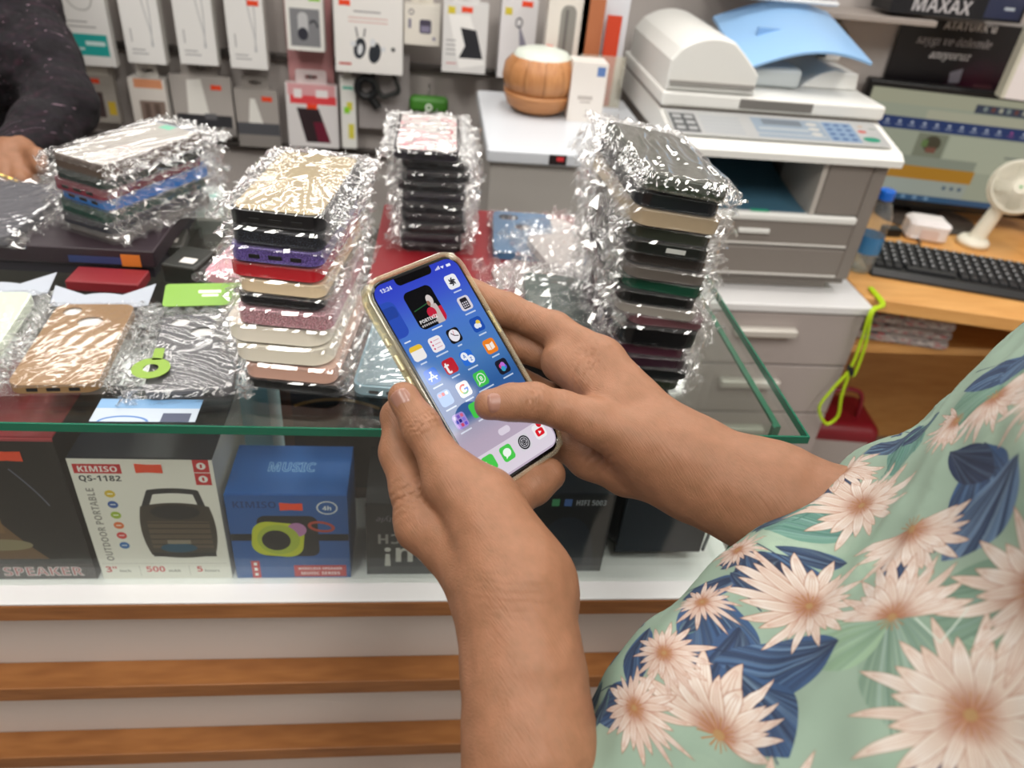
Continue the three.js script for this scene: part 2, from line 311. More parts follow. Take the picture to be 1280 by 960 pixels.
// ---- the dark stack behind the held phone
{
  const G = 'bagged black covers stacked on the red box';
  const ord = ['lowest', 'second', 'third', 'fourth', 'fifth', 'sixth', 'seventh', 'eighth', 'ninth', 'tenth'];
  let y = TOP + 0.006; const R = rng(14);
  for (let i = 0; i < 10; i++) {
    const last = i === 9;
    baggedCase({ label: last ? 'black phone cover with floral back on top of the stack behind the phone' : `black phone cover, ${ord[i]} ${i ? 'from the bottom ' : ''}of the stack behind the held phone`, group: G, mat: CM([0x121216, 0x1a1620, 0x101014, 0x17171c][i % 4], 0.3), t: 0.0105, w: 0.076, l: 0.146, r: 0.012, x: 0.012 + (R() - 0.5) * 0.008 - (last ? 0.008 : 0), z: -0.873 - 0.073 - R() * 0.008, y, turn: -0.04 + (R() - 0.5) * 0.1, cam: 'none', seed: 41 + (i % 4), bag: { amp: 1.5, mx: 0.015, mb: 0.016, streak: last ? 0.0018 : 0.0009, fine: last }, ports: i > 4, back: last ? { mat: printed(256, 512, floralPrint, 0.3), label: 'white back printed with pink and grey swirls' } : undefined });
    y += 0.0105 + 0.0024;
  }
}
function floralPrint(g, w, h) {
  g.fillStyle = '#c9c5c2'; g.fillRect(0, 0, w, h); const R = rng(3);
  for (let i = 0; i < 46; i++) { g.strokeStyle = ['#c4566a', '#e3a0aa', '#6f6a70', '#f4f0ee', '#a83a50'][i % 5]; g.lineWidth = 4 + R() * 9; g.beginPath(); g.arc(R() * w, R() * h, 12 + R() * 46, R() * 6, R() * 6 + 3); g.stroke(); }
}
// ---- the back left stack
{
  const G = 'bagged covers stacked by the dark sleeve';
  const cols = [
    ['clear grey bagged cover, lowest of the stack beside the dark sleeve', 0x6e6a68, 0.009], ['dark smoky cover second from the bottom beside the dark sleeve', 0x33343a, 0.011], ['dark green glitter cover with black rim', 0x17463a, 0.014], ['bright blue cover above the dark green one', 0x2e6db6, 0.0125], ['wine red cover above the bright blue one', 0x6d2634, 0.0115], ['black green cover below the brown one', 0x1c2a26, 0.011], ['dark brown cover with white paper insert on top of the stack by the sleeve', 0x4a3c33, 0.014],
  ];
  let y = TOP + 0.0335; const R = rng(17);
  cols.forEach(([label, hex, t], i) => {
    const last = i === cols.length - 1;
    baggedCase({ label, group: G, mat: hex === 0x17463a ? glitterMat(0x17463a, 0x0e2e26, 0x2c6a56) : CM(hex, 0.25), t, w: 0.076, l: 0.15, r: 0.011, x: -0.332 + (R() - 0.5) * 0.01, z: -0.885 - (R()) * 0.006, y, turn: -0.5 + (R() - 0.5) * 0.14, cam: 'none', seed: last ? 93 : 51 + (i % 4), bag: { amp: 1.5, mx: 0.014, mb: last ? 0.03 : 0.02, streak: last ? 0.0018 : 0.0009, fine: last }, ports: i === 3 || i === 4, back: last ? { mat: printed(256, 512, (g, w, h) => { g.fillStyle = '#b4afa9'; g.fillRect(0, 0, w, h); g.strokeStyle = '#6b6560'; g.lineWidth = 5; g.beginPath(); g.ellipse(w * 0.62, h * 0.62, 46, 72, 0.3, 0, 7); g.stroke(); g.fillStyle = '#c98f8c'; g.beginPath(); g.ellipse(w * 0.62, h * 0.62, 10, 30, 0.3, 0, 7); g.fill(); g.fillStyle = '#6cc6a6'; g.fillRect(w * 0.3, h * 0.03, 60, 46); g.fillStyle = '#8c93a6'; g.fillRect(0, 0, w, 12); }, 0.35), label: 'white paper insert with an oval drawing' } : undefined });
    y += t * 0.9 + 0.0014;
  });
}
// ---- covers lying on the glass
function butterflyHeader(mat) {
  return (g, w, l, t) => {
    const s = new THREE.Shape(), W = w + 0.02;
    s.moveTo(-W / 2, 0); s.lineTo(-0.012, -0.006); s.quadraticCurveTo(0, 0.004, 0.012, -0.006); s.lineTo(W / 2, 0); s.lineTo(W / 2 + 0.004, 0.03); s.lineTo(0.02, 0.014); s.quadraticCurveTo(0, 0.019, -0.016, 0.014); s.lineTo(-W / 2, 0.027); s.closePath();
    const h = flat(extr(s, 0.0008)); h.rotateX(0.35); part(g, 'bag_header', h.translate(0, t * 0.55, -l / 2 - 0.004), mat, 'pale paper hanging header');
  };
}
const HEADER = M(0xaab0bb, 0.6);
function insert(g, w, l, t) { part(g, 'paper_insert', flat(extr(rr(w - 0.008, l - 0.008, 0.006), 0.0006)).translate(0, t - 0.0035, 0), M(0xd8d6d4, 0.6), 'white paper insert seen through the openings'); }
baggedCase({ label: 'matte gold phone cover with two round openings lying on the glass', mat: M(0x8d6d48, 0.42, { metalness: 0.15 }), w: 0.073, l: 0.142, t: 0.0095, cam: 'dots', x: -0.3225, z: -0.640, turn: 0.075, seed: 61, bagMat: FILM, bag: { amp: 1.2, streak: 0.0003, mx: 0.014, mf: 0.004, mb: 0.01, fine: true, along: 2.1 }, header: (g, w, l, t) => { butterflyHeader(HEADER)(g, w, l, t); insert(g, w, l, t); } });
baggedCase({ label: 'pale mint phone cover lying beside the gold one', mat: M(0xc9d3c0, 0.4), w: 0.076, l: 0.15, t: 0.011, cam: 'none', x: -0.425, z: -0.650, turn: 0.1, seed: 62, bagMat: FILM, bag: { amp: 1.3, streak: 0.0016, mx: 0.018, mf: 0.004, mb: 0.01, fine: true, along: 1.2 }, header: butterflyHeader(HEADER) });
{
  const g = baggedCase({ label: 'grey phone cover in a bag with a lime green header', mat: M(0x4c4b4e, 0.42), w: 0.075, l: 0.135, t: 0.009, cam: 'dots', x: -0.212, z: -0.632, turn: 0.13, seed: 63, bagMat: FILM, bag: { amp: 1.2, streak: 0.0011, mx: 0.016, mf: 0.008, mb: 0.03, fine: true, along: 0.5 },
    header: (o, w, l, t) => {
      insert(o, w, l, t);
      const s = rr(0.095, 0.036, 0.004); s.holes.push(circleHole(0.026, 0.006, 0.006));
      part(o, 'bag_header', fitUV(flat(extr(s, 0.0006))).rotateX(0.2).translate(0.006, t + 0.006, -l / 2 - 0.03), printed(256, 96, (g, w2, h2) => { g.fillStyle = '#6f9e22'; g.fillRect(0, 0, w2, h2); g.fillStyle = '#e8f0d8'; g.fillRect(90, 30, 60, 12); g.fillRect(100, 48, 44, 9); }, 0.4), 'lime green printed header');
      const q = new THREE.Shape(); q.absarc(0, 0, 0.0165, 0, Math.PI * 2); q.holes.push(circleHole(0, 0, 0.0065));
      part(o, 'round_label', flat(extr(q, 0.0005)).translate(-0.034, t + 0.0045, 0.036), M(0x7b9c2a, 0.45), 'lime green ring printed on the bag');
      part(o, 'round_label', flat(extr(rr(0.009, 0.02, 0.002), 0.0005)).translate(-0.031, t + 0.0045, 0.013), M(0x7b9c2a, 0.45));
    } });
}
baggedCase({ label: 'slate grey phone cover lying under the seller hand', mat: M(0x55545a, 0.5), w: 0.095, l: 0.15, t: 0.010, cam: 'none', x: -0.478, z: -0.862, y: TOP + 0.0335, turn: -0.08, seed: 64, bag: { amp: 1.4, mx: 0.016 }, ports: false });
baggedCase({ label: 'pink phone cover lying between the stacks', mat: M(0xd59aa6, 0.4), w: 0.075, l: 0.15, t: 0.01, cam: 'none', x: -0.185, z: -0.83, y: TOP + 0.012, turn: -0.2, seed: 65, bag: { amp: 1.2 }, ports: false });
baggedCase({ label: 'navy phone cover under the pink one', mat: M(0x272c49, 0.4), w: 0.075, l: 0.15, t: 0.01, cam: 'none', x: -0.183, z: -0.832, y: TOP + 0.0005, turn: -0.17, seed: 66, bag: { amp: 1.0, mx: 0.006 }, ports: false });
baggedCase({ label: 'steel blue phone cover lying on the red box', mat: M(0x42698c, 0.32), w: 0.078, l: 0.13, t: 0.011, cam: 'logo', x: 0.1285, z: -0.925, y: TOP + 0.0065, turn: -0.06, seed: 67, bag: { amp: 0.9, mx: 0.006, mb: 0.012, mf: 0.003 }, ports: false });
baggedCase({ label: 'sea blue glittery clear cover standing beside the left stack', mat: M(0x7d99a3, 0.2), w: 0.074, l: 0.15, t: 0.010, cam: 'none', x: -0.018, z: -0.648, y: TOP + 0.0005, turn: -0.1, seed: 68, bag: { amp: 1.3 }, back: { mat: glitterMat(0x7c97a0, 0x4f6d78, 0xb6c8cc), label: 'blue grey marbled back' } });
// loose bagged covers in white and clear film between the blue cover and the dark stack
[[0.19, -0.905, 0.0065, 0xb9b2b0, 0.5, 'white film bag heaped behind the tall dark stack'], [0.178, -0.83, 0.0185, 0xa9a3a1, 0.25, 'clear bagged grey cover beside the blue cover'], [0.125, -0.765, 0.0005, 0x9a8d8a, 0.15, 'clear bagged pale cover next to the red wrapper'], [0.142, -0.69, 0.0255, 0x2d3d36, -0.05, 'clear bagged dark green cover leaning on the tall stack'], [0.10, -0.705, 0.013, 0x8a2a34, 0.6, 'red foil wrapper lying behind the hand']].forEach(([x, z, dy, hex, turn, label], i) =>
  baggedCase({ name: i === 4 ? 'foil_wrapper' : 'phone_case', label, mat: M(hex, i === 4 ? 0.2 : 0.4), w: i === 4 ? 0.06 : 0.07, l: i === 4 ? 0.09 : 0.14, t: 0.01, cam: 'none', x, z, y: TOP + dy, turn, seed: 70 + i, bag: { amp: 2.0, mx: 0.022, mb: 0.03, streak: 0.004 }, ports: false, tilt: [i === 3 ? 0.06 : 0, i === 3 ? -0.06 : 0] }));
// the red box under the stack and the dark boxes at the back left
{
  const o = thing('flat_box', 'flat red box under the black stack and blue cover', 'box', [0.075, TOP, -0.9], -0.03);
  part(o, 'lid', box(0.27, 0.0055, 0.24, 0, 0.0003, 0, 0.002), M(0x7a0e18, 0.5)); part(o, 'rim', box(0.262, 0.001, 0.232, 0, 0.0), M(0x6d0d15, 0.5));
  const b = thing('flat_box', 'dark plum box under the slate cover at the back', 'box', [-0.455, TOP, -0.878], -0.02);
  part(b, 'lid', box(0.33, 0.020, 0.175, 0, 0.013, 0, 0.002), M(0x2b1f26, 0.5)); part(b, 'tray', box(0.322, 0.013, 0.167), M(0x1c1720, 0.6));
  part(b, 'print_band', box(0.07, 0.008, 0.0006, 0.11, 0.016, 0.0878), M(0x2c3a66, 0.5), 'navy printed band'); part(b, 'orange_seal', box(0.02, 0.014, 0.0006, 0.14, 0.014, 0.0881), M(0xd0762c, 0.5), 'orange seal sticker');
  const c = thing('flat_box', 'dark red flat box behind the gold cover', 'box', [-0.335, TOP, -0.765], -0.04);
  part(c, 'lid', box(0.075, 0.012, 0.035, 0, 0.002, 0, 0.002), M(0x7d1a22, 0.5)); part(c, 'tray', box(0.07, 0.002, 0.03), M(0x3a0d12, 0.6));
  const d = thing('leaflet', 'blue and white printed leaflet under the grey cover', 'leaflet', [-0.233, TOP, -0.547], 0.02);
  part(d, 'sheet', box(0.085, 0.0004, 0.032), printed(256, 96, (g, w, h) => { g.fillStyle = '#a9b4c0'; g.fillRect(0, 0, w, h); g.fillStyle = '#6f97bd'; g.fillRect(0, 0, w, 40); g.strokeStyle = '#3f6aa8'; g.lineWidth = 6; g.beginPath(); g.ellipse(80, 100, 60, 26, 0, 0, 7); g.stroke(); g.fillStyle = '#2a3350'; g.fillRect(170, 60, 70, 50); }, 0.4));
}

// ---------------------------------------------------------------- boxes behind the front glass
function carton(name, label, x0, x1, y0, y1, zf, depth, front, top, side, o = {}) {
  const g = thing(name, label, 'box', [(x0 + x1) / 2, y0, zf], o.turn || 0, o.group);
  const w = x1 - x0, h = y1 - y0, b = new THREE.BoxGeometry(w, h, depth).translate(0, h / 2, -depth / 2);
  part(g, 'carton', b, [side, side, top, side, front, side]);
  // folded lid flap and tuck edges stand slightly proud
  part(g, 'lid_flap', box(w - 0.001, 0.0008, depth - 0.002, 0, h, -depth / 2), top);
  return g;
}
const three = (m) => [m, m, m];
function sticker(g, x, y, z, w = 0.02, h = 0.009, mat = STICKER, label = 'orange price sticker') {
  const s = new THREE.Shape(); s.moveTo(-w / 2, -h / 2); s.lineTo(-0.001, -h / 2 + 0.0008); s.lineTo(w / 2, -h / 2); s.lineTo(w / 2, h / 2 - 0.0006); s.lineTo(0.001, h / 2 - 0.001); s.lineTo(-w / 2, h / 2); s.closePath();
  part(g, 'price_sticker', extr(s, 0.0004).translate(x, y, z), mat, label);
}
{
  const fw = printed(512, 652, (g, w, h) => {
    g.fillStyle = '#e9e5df'; g.fillRect(0, 0, w, h);
    g.fillStyle = '#c5232b'; g.fillRect(14, 26, 168, 46); txt(g, 'KIMISO', 98, 50, 40, '#f4eeee', 'bold', 'center');
    txt(g, 'QS-1182', 98, 96, 40, '#20242a', 'bold', 'center');
    g.fillStyle = '#c5232b'; g.fillRect(440, 0, 58, 62); g.fillRect(440, 66, 58, 60); g.fillStyle = '#f2eeee'; for (const y of [31, 96]) { g.beginPath(); g.arc(469, y, 17, 0, 7); g.fill(); g.fillStyle = '#c5232b'; g.fillRect(465, y - 9, 8, 18); g.fillStyle = '#f2eeee'; }
    ['#d6b52a', '#2d55a0', '#9db82e', '#e0703a', '#d8383a', '#1f66b0'].forEach((c, i) => { g.fillStyle = c; g.beginPath(); g.arc(118, 175 + i * 56, 19, 0, 7); g.fill(); g.fillStyle = 'rgba(255,255,255,.8)'; g.fillRect(108, 172 + i * 56, 20, 6); });
    g.save(); g.translate(50, 345); g.rotate(-Math.PI / 2); txt(g, 'OUTDOOR PORTABLE', 0, 0, 40, '#8d8a86', 'bold', 'center'); g.restore();
    // picture of the portable speaker
    g.strokeStyle = '#23242a'; g.lineWidth = 26; g.lineJoin = 'round'; g.beginPath(); g.moveTo(230, 250); g.lineTo(262, 165); g.quadraticCurveTo(350, 148, 430, 165); g.lineTo(446, 250); g.stroke();
    g.fillStyle = '#3a332c'; g.beginPath(); g.moveTo(215, 240); g.quadraticCurveTo(345, 200, 470, 240); g.quadraticCurveTo(500, 380, 462, 510); g.quadraticCurveTo(340, 545, 215, 510); g.quadraticCurveTo(180, 380, 215, 240); g.fill();
    g.fillStyle = '#1c1c20'; g.beginPath(); g.ellipse(340, 270, 92, 40, 0, 0, 7); g.fill(); g.fillStyle = '#5a4c3e'; g.fillRect(225, 320, 235, 150); g.strokeStyle = '#2a241f'; g.lineWidth = 6; for (let i = 0; i < 5; i++) { g.beginPath(); g.moveTo(225, 330 + i * 30); g.lineTo(460, 330 + i * 30); g.stroke(); }
    g.fillStyle = '#0e4a66'; g.beginPath(); g.ellipse(325, 470, 70, 26, 0, 0, 7); g.fill(); g.fillStyle = '#8d8273'; g.fillRect(285, 425, 90, 22); g.fillStyle = '#17171b'; g.fillRect(220, 498, 245, 22);
    g.fillStyle = '#c6c2bc'; g.fillRect(10, 560, 490, 3); txt(g, '3"', 18, 596, 46, '#c5232b'); txt(g, 'inch', 70, 606, 22, '#7b7872'); txt(g, '500', 175, 596, 46, '#c5232b'); txt(g, 'mAh', 262, 606, 22, '#7b7872'); txt(g, '5', 375, 596, 46, '#c5232b'); txt(g, 'hours', 405, 606, 22, '#7b7872'); g.fillStyle = '#c6c2bc'; g.fillRect(150, 575, 3, 60); g.fillRect(345, 575, 3, 60);
  });
  const g = carton('speaker_carton', 'white speaker box reading KIMISO QS-1182 with a portable speaker picture', -0.319, -0.191, DECK, 0.915, -0.558, 0.115, fw, M(0x1d222e, 0.4), M(0xcfcac4, 0.4));
  sticker(g, 0.006, 0.152, 0.0002, 0.024, 0.011);
}
{
  const fb = printed(512, 512, (g, w, h) => {
    const q = g.createLinearGradient(0, 0, 0, h); q.addColorStop(0, '#1f5fa8'); q.addColorStop(1, '#1a4f95'); g.fillStyle = '#1d58a0'; g.fillRect(0, 0, w, h);
    txt(g, 'KIMISO', 120, 56, 52, '#0f3a74', 'bold', 'center');
    g.fillStyle = '#0c0f16'; g.fillRect(0, 230, w, 42);
    g.save(); g.fillStyle = '#15161a'; g.beginPath(); g.roundRect(120, 120, 260, 250, 40); g.fill(); g.restore();
    g.save(); g.translate(205, 265); g.rotate(0.12); g.fillStyle = '#c2c92e'; g.beginPath(); g.roundRect(-115, -105, 225, 210, 70); g.fill(); g.fillStyle = '#b77bb0'; g.beginPath(); g.arc(75, -70, 42, 0, 7); g.fill(); g.fillStyle = '#a8b83a'; g.beginPath(); g.arc(0, 0, 92, 0, 7); g.fill(); g.fillStyle = '#111317'; g.beginPath(); g.arc(-10, 6, 62, 0, 7); g.fill(); g.restore();
    g.strokeStyle = '#b8473a'; g.lineWidth = 14; g.beginPath(); g.ellipse(395, 185, 52, 26, 0.2, 0, 7); g.stroke();
    g.strokeStyle = '#d8dde4'; g.lineWidth = 7; g.beginPath(); g.ellipse(425, 72, 42, 36, 0, 0, 7); g.stroke(); txt(g, '4h', 425, 74, 34, '#e8edf2', 'bold', 'center');
    g.fillStyle = '#c2272d'; g.fillRect(70, 400, 38, 112); g.fillRect(258, 430, 236, 74); txt(g, 'WIRELESS SPEAKER', 376, 452, 22, '#f0e6e6', 'bold', 'center'); txt(g, 'MUSIC SERIES', 376, 482, 27, '#f0e6e6', 'bold', 'center'); g.fillStyle = '#fff'; for (let i = 0; i < 3; i++) g.fillRect(82, 412 + i * 34, 14, 18);
  });
  const tb = printed(512, 256, (g, w, h) => { g.fillStyle = '#1f5ca6'; g.fillRect(0, 0, w, h); g.strokeStyle = '#8fb4dc'; g.lineWidth = 3; g.font = 'bold 66px sans-serif'; g.textAlign = 'center'; g.strokeText('MUSIC', w / 2, h * 0.55); });
  const g = carton('speaker_carton', 'blue speaker box marked MUSIC with a lime round speaker picture', -0.186, -0.069, DECK, 0.871, -0.558, 0.075, fb, tb, M(0x1a4f93, 0.4));
  sticker(g, 0.004, 0.104, 0.0002, 0.022, 0.010);
}
{
  const f = printed(512, 560, (g, w, h) => {
    g.fillStyle = '#0c0b0d'; g.fillRect(0, 0, w, h); g.fillStyle = '#6d5136'; g.beginPath(); g.moveTo(0, 200); g.lineTo(265, 210); g.quadraticCurveTo(300, 330, 400, 470); g.lineTo(0, 470); g.fill(); g.fillStyle = '#8a8063'; g.beginPath(); g.ellipse(290, 410, 80, 24, 0, 0, 7); g.fill(); g.fillStyle = '#7c5c3a'; g.fillRect(0, 300, 310, 60);
    g.strokeStyle = '#5b6272'; g.lineWidth = 5; g.beginPath(); g.moveTo(380, 110); g.quadraticCurveTo(430, 190, 450, 250); g.stroke();
    g.fillStyle = '#3b3334'; g.fillRect(0, 492, w, 68); g.lineWidth = 3; g.font = 'bold 52px sans-serif'; g.fillStyle = '#a03a42'; g.textBaseline = 'middle'; g.fillText('WIRELESS SPEAKER', 6, 526); g.strokeStyle = '#cfc6c6'; g.strokeText('WIRELESS SPEAKER', 6, 526);
  });
  const g = carton('speaker_carton', 'black speaker box reading WIRELESS SPEAKER with red top edge', -0.505, -0.325, DECK, 0.938, -0.558, 0.12, f, M(0x8d2630, 0.4), M(0x141114, 0.4));
  sticker(g, 0.046, 0.165, 0.0002, 0.026, 0.012);
  part(g, 'red_edge', box(0.18, 0.003, 0.001, 0, 0.183, 0.0004), M(0xb2414a, 0.4));
}
{
  const f = printed(512, 340, (g, w, h) => { g.fillStyle = '#101114'; g.fillRect(0, 0, w, h); g.save(); g.translate(w / 2, h / 2); g.rotate(Math.PI); txt(g, 'Xou!', 60, -80, 130, '#c9c7c3', 'bold', 'center'); txt(g, 'WATCH', 105, 10, 66, '#8b8986', 'bold', 'center'); txt(g, 'Life Style', 150, 100, 34, '#77757a', 'italic', 'center'); g.restore(); });
  carton('watch_carton', 'black watch box with upside down white lettering', -0.052, 0.098, DECK, 0.855, -0.562, 0.09, f, M(0x17181b, 0.4), M(0x17181b, 0.4));
  const f2 = printed(512, 400, (g, w, h) => { g.fillStyle = '#0f1218'; g.fillRect(0, 0, w, h); g.fillStyle = '#4f9a6c'; g.fillRect(180, 22, 40, 34); g.fillStyle = '#4a6cb0'; g.fillRect(245, 22, 40, 34); txt(g, 'HIFI 5003', 305, 40, 36, '#a9adb6'); g.fillStyle = '#1b2230'; g.beginPath(); g.moveTo(120, 400); g.quadraticCurveTo(130, 110, 280, 110); g.quadraticCurveTo(440, 110, 460, 400); g.fill(); g.fillStyle = '#3a4050'; g.fillRect(150, 230, 14, 130); });
  carton('headphone_carton', 'dark navy headphone box with small green and blue squares', 0.102, 0.205, DECK, 0.868, -0.565, 0.09, f2, M(0x14171e, 0.4), M(0x14171e, 0.4));
  const s = thing('bluetooth_speaker', 'black rounded speaker standing at the end of the display case', 'speaker', [0.272, DECK, -0.63]);
  part(s, 'body', new RoundedBoxGeometry(0.125, 0.12, 0.10, 6, 0.035).translate(0, 0.06, 0), M(0x121216, 0.55)); part(s, 'grille', new RoundedBoxGeometry(0.1, 0.09, 0.004, 4, 0.0019).translate(0, 0.06, 0.0495), M(0x1d2430, 0.7)); part(s, 'strap', tube([V(0.03, 0.1, 0.045), V(0.05, 0.06, 0.054), V(0.052, 0.02, 0.052)], 0.002), M(0x5a6068, 0.6));
  carton('small_carton', 'pale grey small carton behind the watch box', -0.03, 0.06, DECK, 0.845, -0.68, 0.08, ...three(M(0x9a9791, 0.5)));
  carton('small_carton', 'brown framed carton behind the blue speaker box', -0.15, -0.03, DECK, 0.93, -0.68, 0.06, printed(256, 256, (g, w, h) => { g.fillStyle = '#4a3020'; g.fillRect(0, 0, w, h); g.fillStyle = '#1b1613'; g.fillRect(24, 24, w - 48, h - 48); g.strokeStyle = '#8a6a3a'; g.lineWidth = 6; g.beginPath(); g.moveTo(30, 60); g.quadraticCurveTo(128, 30, 226, 62); g.stroke(); }), M(0x3b2a20, 0.5), M(0x3b2a20, 0.5));
  carton('small_carton', 'light blue carton behind the white speaker box', -0.215, -0.165, DECK, 0.945, -0.69, 0.06, ...three(M(0x8fc0cf, 0.4)));
  carton('small_carton', 'tall black carton behind the headphone box', 0.075, 0.32, DECK, 0.9, -0.78, 0.1, ...three(M(0x19191c, 0.5)));
}

// ---------------------------------------------------------------- accessories hanging on the back wall
const RAIL = M(0x55504d, 0.4, { metalness: 0.6 });
[[0.995, -1.3, 0.75], [0.80, -1.3, 0.75], [1.215, -1.3, 0.75]].forEach(([y, x0, x1], i) => {
  const o = thing('display_rail', ['dark metal rail across the wall below the earphone packs', 'dark metal rail low on the wall behind the stacks', 'dark metal rail above the earphone packs'][i], 'rail');
  part(o, 'bar', span(x0, x1, y, y + 0.014, WALLZ, WALLZ + 0.018, 0.002), RAIL); for (const x of [x0 + 0.01, x1 - 0.03]) part(o, 'bracket', span(x, x + 0.02, y - 0.012, y, WALLZ, WALLZ + 0.02), RAIL);
});
function euroTab(w, h) {
  const s = rr(w, h, 0.006); const p = new THREE.Path(); p.setFromPoints(rr(0.026, 0.007, 0.003).getPoints(4).reverse()); s.holes.push(p); return extr(s, 0.0006);
}
// hanging carton: bottom left and right pixel at depth z, height h, thickness d
function hang(name, label, pl, pr, z, h, d, front, sideCol, o = {}) {
  const a = onZ(pl[0], pl[1], z), b = onZ(pr[0], pr[1], z), w = b.x - a.x, y = (a.y + b.y) / 2;
  const g = thing(name, label, o.category || 'package', [(a.x + b.x) / 2, y, z], o.turn || 0, o.group);
  const side = M(sideCol, 0.45);
  part(g, 'carton', new THREE.BoxGeometry(w, h, d).translate(0, h / 2, -d / 2), [side, side, side, side, front, side]);
  part(g, 'hang_tab', euroTab(w * 0.6, 0.03).translate(0, h + 0.013, -d / 2), side);
  part(g, 'hook', tube([V(0, h + 0.014, -d - 0.03), V(0, h + 0.014, 0.0), V(0, h + 0.02, 0.006)], 0.0022, 12, 6), METAL);
  (o.stickers || []).forEach(([sx, sy, m = STICKER, sw = 0.022, sh = 0.011]) => sticker(g, sx * w, sy * h, 0.0002, sw, sh, m, m === STICKER ? 'orange price sticker' : m === STICKER_Y ? 'yellow sticker' : 'green sticker'));
  return g;
}
const earPrint = (teal) => printed(256, 512, (g, w, h) => {
  g.fillStyle = '#efeeec'; g.fillRect(0, 0, w, h);
  if (teal) { g.fillStyle = '#25a9a4'; g.fillRect(34, 350, 200, 110); g.fillStyle = '#d8efee'; g.fillRect(120, 385, 100, 22); g.fillRect(50, 420, 60, 12); g.strokeStyle = '#c3c3c0'; g.lineWidth = 8; g.beginPath(); g.moveTo(60, 150); g.quadraticCurveTo(80, 240, 150, 230); g.quadraticCurveTo(190, 220, 195, 160); g.stroke(); g.fillStyle = '#b0b0ae'; g.fillRect(40, 285, 110, 8); g.fillRect(40, 310, 150, 8); } else {
    g.strokeStyle = '#b9bbbd'; g.lineWidth = 7; g.beginPath(); g.moveTo(140, 40); g.quadraticCurveTo(150, 200, 185, 330); g.lineTo(190, 420); g.moveTo(185, 90); g.quadraticCurveTo(210, 220, 180, 420); g.stroke(); g.fillStyle = '#c9cacb'; g.beginPath(); g.ellipse(140, 60, 11, 26, 0, 0, 7); g.ellipse(188, 100, 13, 28, 0, 0, 7); g.fill(); g.fillStyle = '#a8a8aa'; g.fillRect(46, 330, 8, 70); g.fillRect(40, 436, 90, 7); g.fillRect(40, 456, 110, 7);
  }
});
const HZ = -1.715, earM = earPrint(false);
hang('earphone_pack', 'white earphone pack with a turquoise band', [84, 80], [146, 84], HZ, 0.19, 0.02, earPrint(true), 0xd9d8d4);
[[[161, 78], [208, 81], 'white earphone pack beside the turquoise banded one'], [[226, 79], [273, 83], 'white earphone pack in the middle of the three plain ones'], [[289, 84], [335, 88], 'white earphone pack with an orange sticker at its top']].forEach(([l, r, label], i) =>
  hang('earphone_pack', label, l, r, HZ, 0.185, 0.03, earM, 0xcfcdc8, { group: 'plain white earphone packs on the wall', stickers: i === 2 ? [[0.25, 0.68]] : [] }));
hang('camera_pack', 'small white box with a grey camera picture and green sticker', [360, 61], [406, 66], HZ + 0.01, 0.13, 0.03, printed(256, 384, (g, w, h) => { g.fillStyle = '#ecebe6'; g.fillRect(0, 0, w, h); g.fillStyle = '#85868a'; g.fillRect(26, 150, 205, 210); g.fillStyle = '#c3c4c6'; g.beginPath(); g.roundRect(80, 170, 70, 150, 30); g.fill(); g.fillStyle = '#33343f'; g.beginPath(); g.arc(112, 290, 36, 0, 7); g.fill(); g.strokeStyle = '#3f4046'; g.lineWidth = 14; g.beginPath(); g.moveTo(160, 230); g.quadraticCurveTo(200, 190, 215, 250); g.stroke(); g.fillStyle = '#5a5a5a'; g.fillRect(60, 60, 50, 8); }), 0xdedcd6, { stickers: [[0.28, 0.8, STICKER_G, 0.022, 0.02]] });
hang('headset_box', 'wide white box with a picture of two black headsets', [420, 90], [503, 93], HZ + 0.03, 0.145, 0.05, printed(384, 400, (g, w, h) => { g.fillStyle = '#efedea'; g.fillRect(0, 0, w, h); g.fillStyle = '#9a989a'; g.fillRect(110, 76, 150, 8); g.fillStyle = '#d8a9a0'; g.fillRect(80, 110, 220, 5); g.fillRect(80, 130, 220, 5); g.fillStyle = '#2b3038'; for (const [x, y] of [[140, 270], [225, 290]]) { g.beginPath(); g.ellipse(x, y, 34, 56, 0.2, 0, 7); g.fill(); } g.fillStyle = '#dfe2e6'; g.beginPath(); g.ellipse(142, 275, 15, 30, 0.2, 0, 7); g.ellipse(215, 235, 16, 22, 0, 0, 7); g.fill(); g.strokeStyle = '#2b3038'; g.lineWidth = 7; g.beginPath(); g.moveTo(130, 215); g.lineTo(120, 160); g.moveTo(165, 210); g.lineTo(172, 165); g.stroke(); g.fillRect(90, 235, 30, 26); g.fillRect(260, 255, 26, 24); g.fillStyle = '#c0453c'; g.fillRect(20, 350, 70, 12); g.beginPath(); g.arc(330, 265, 12, 0, 7); g.fillStyle = '#444'; g.fill(); }), 0xdad8d4, { stickers: [[-0.34, 0.9]] });
hang('charger_box', 'small cream box with a charger picture', [505, 53], [549, 60], HZ + 0.02, 0.075, 0.04, printed(256, 256, (g, w, h) => { g.fillStyle = '#e9e4da'; g.fillRect(0, 0, w, h); g.fillStyle = '#4b4658'; g.beginPath(); g.roundRect(110, 90, 84, 90, 16); g.fill(); g.fillStyle = '#8b86a0'; g.fillRect(120, 130, 64, 40); g.strokeStyle = '#4b4658'; g.lineWidth = 6; g.beginPath(); g.arc(50, 46, 16, 0, 7); g.stroke(); g.fillRect(206, 200, 20, 20); g.fillStyle = '#77748a'; g.fillRect(30, 90, 20, 60); }), 0xd8d3c8);
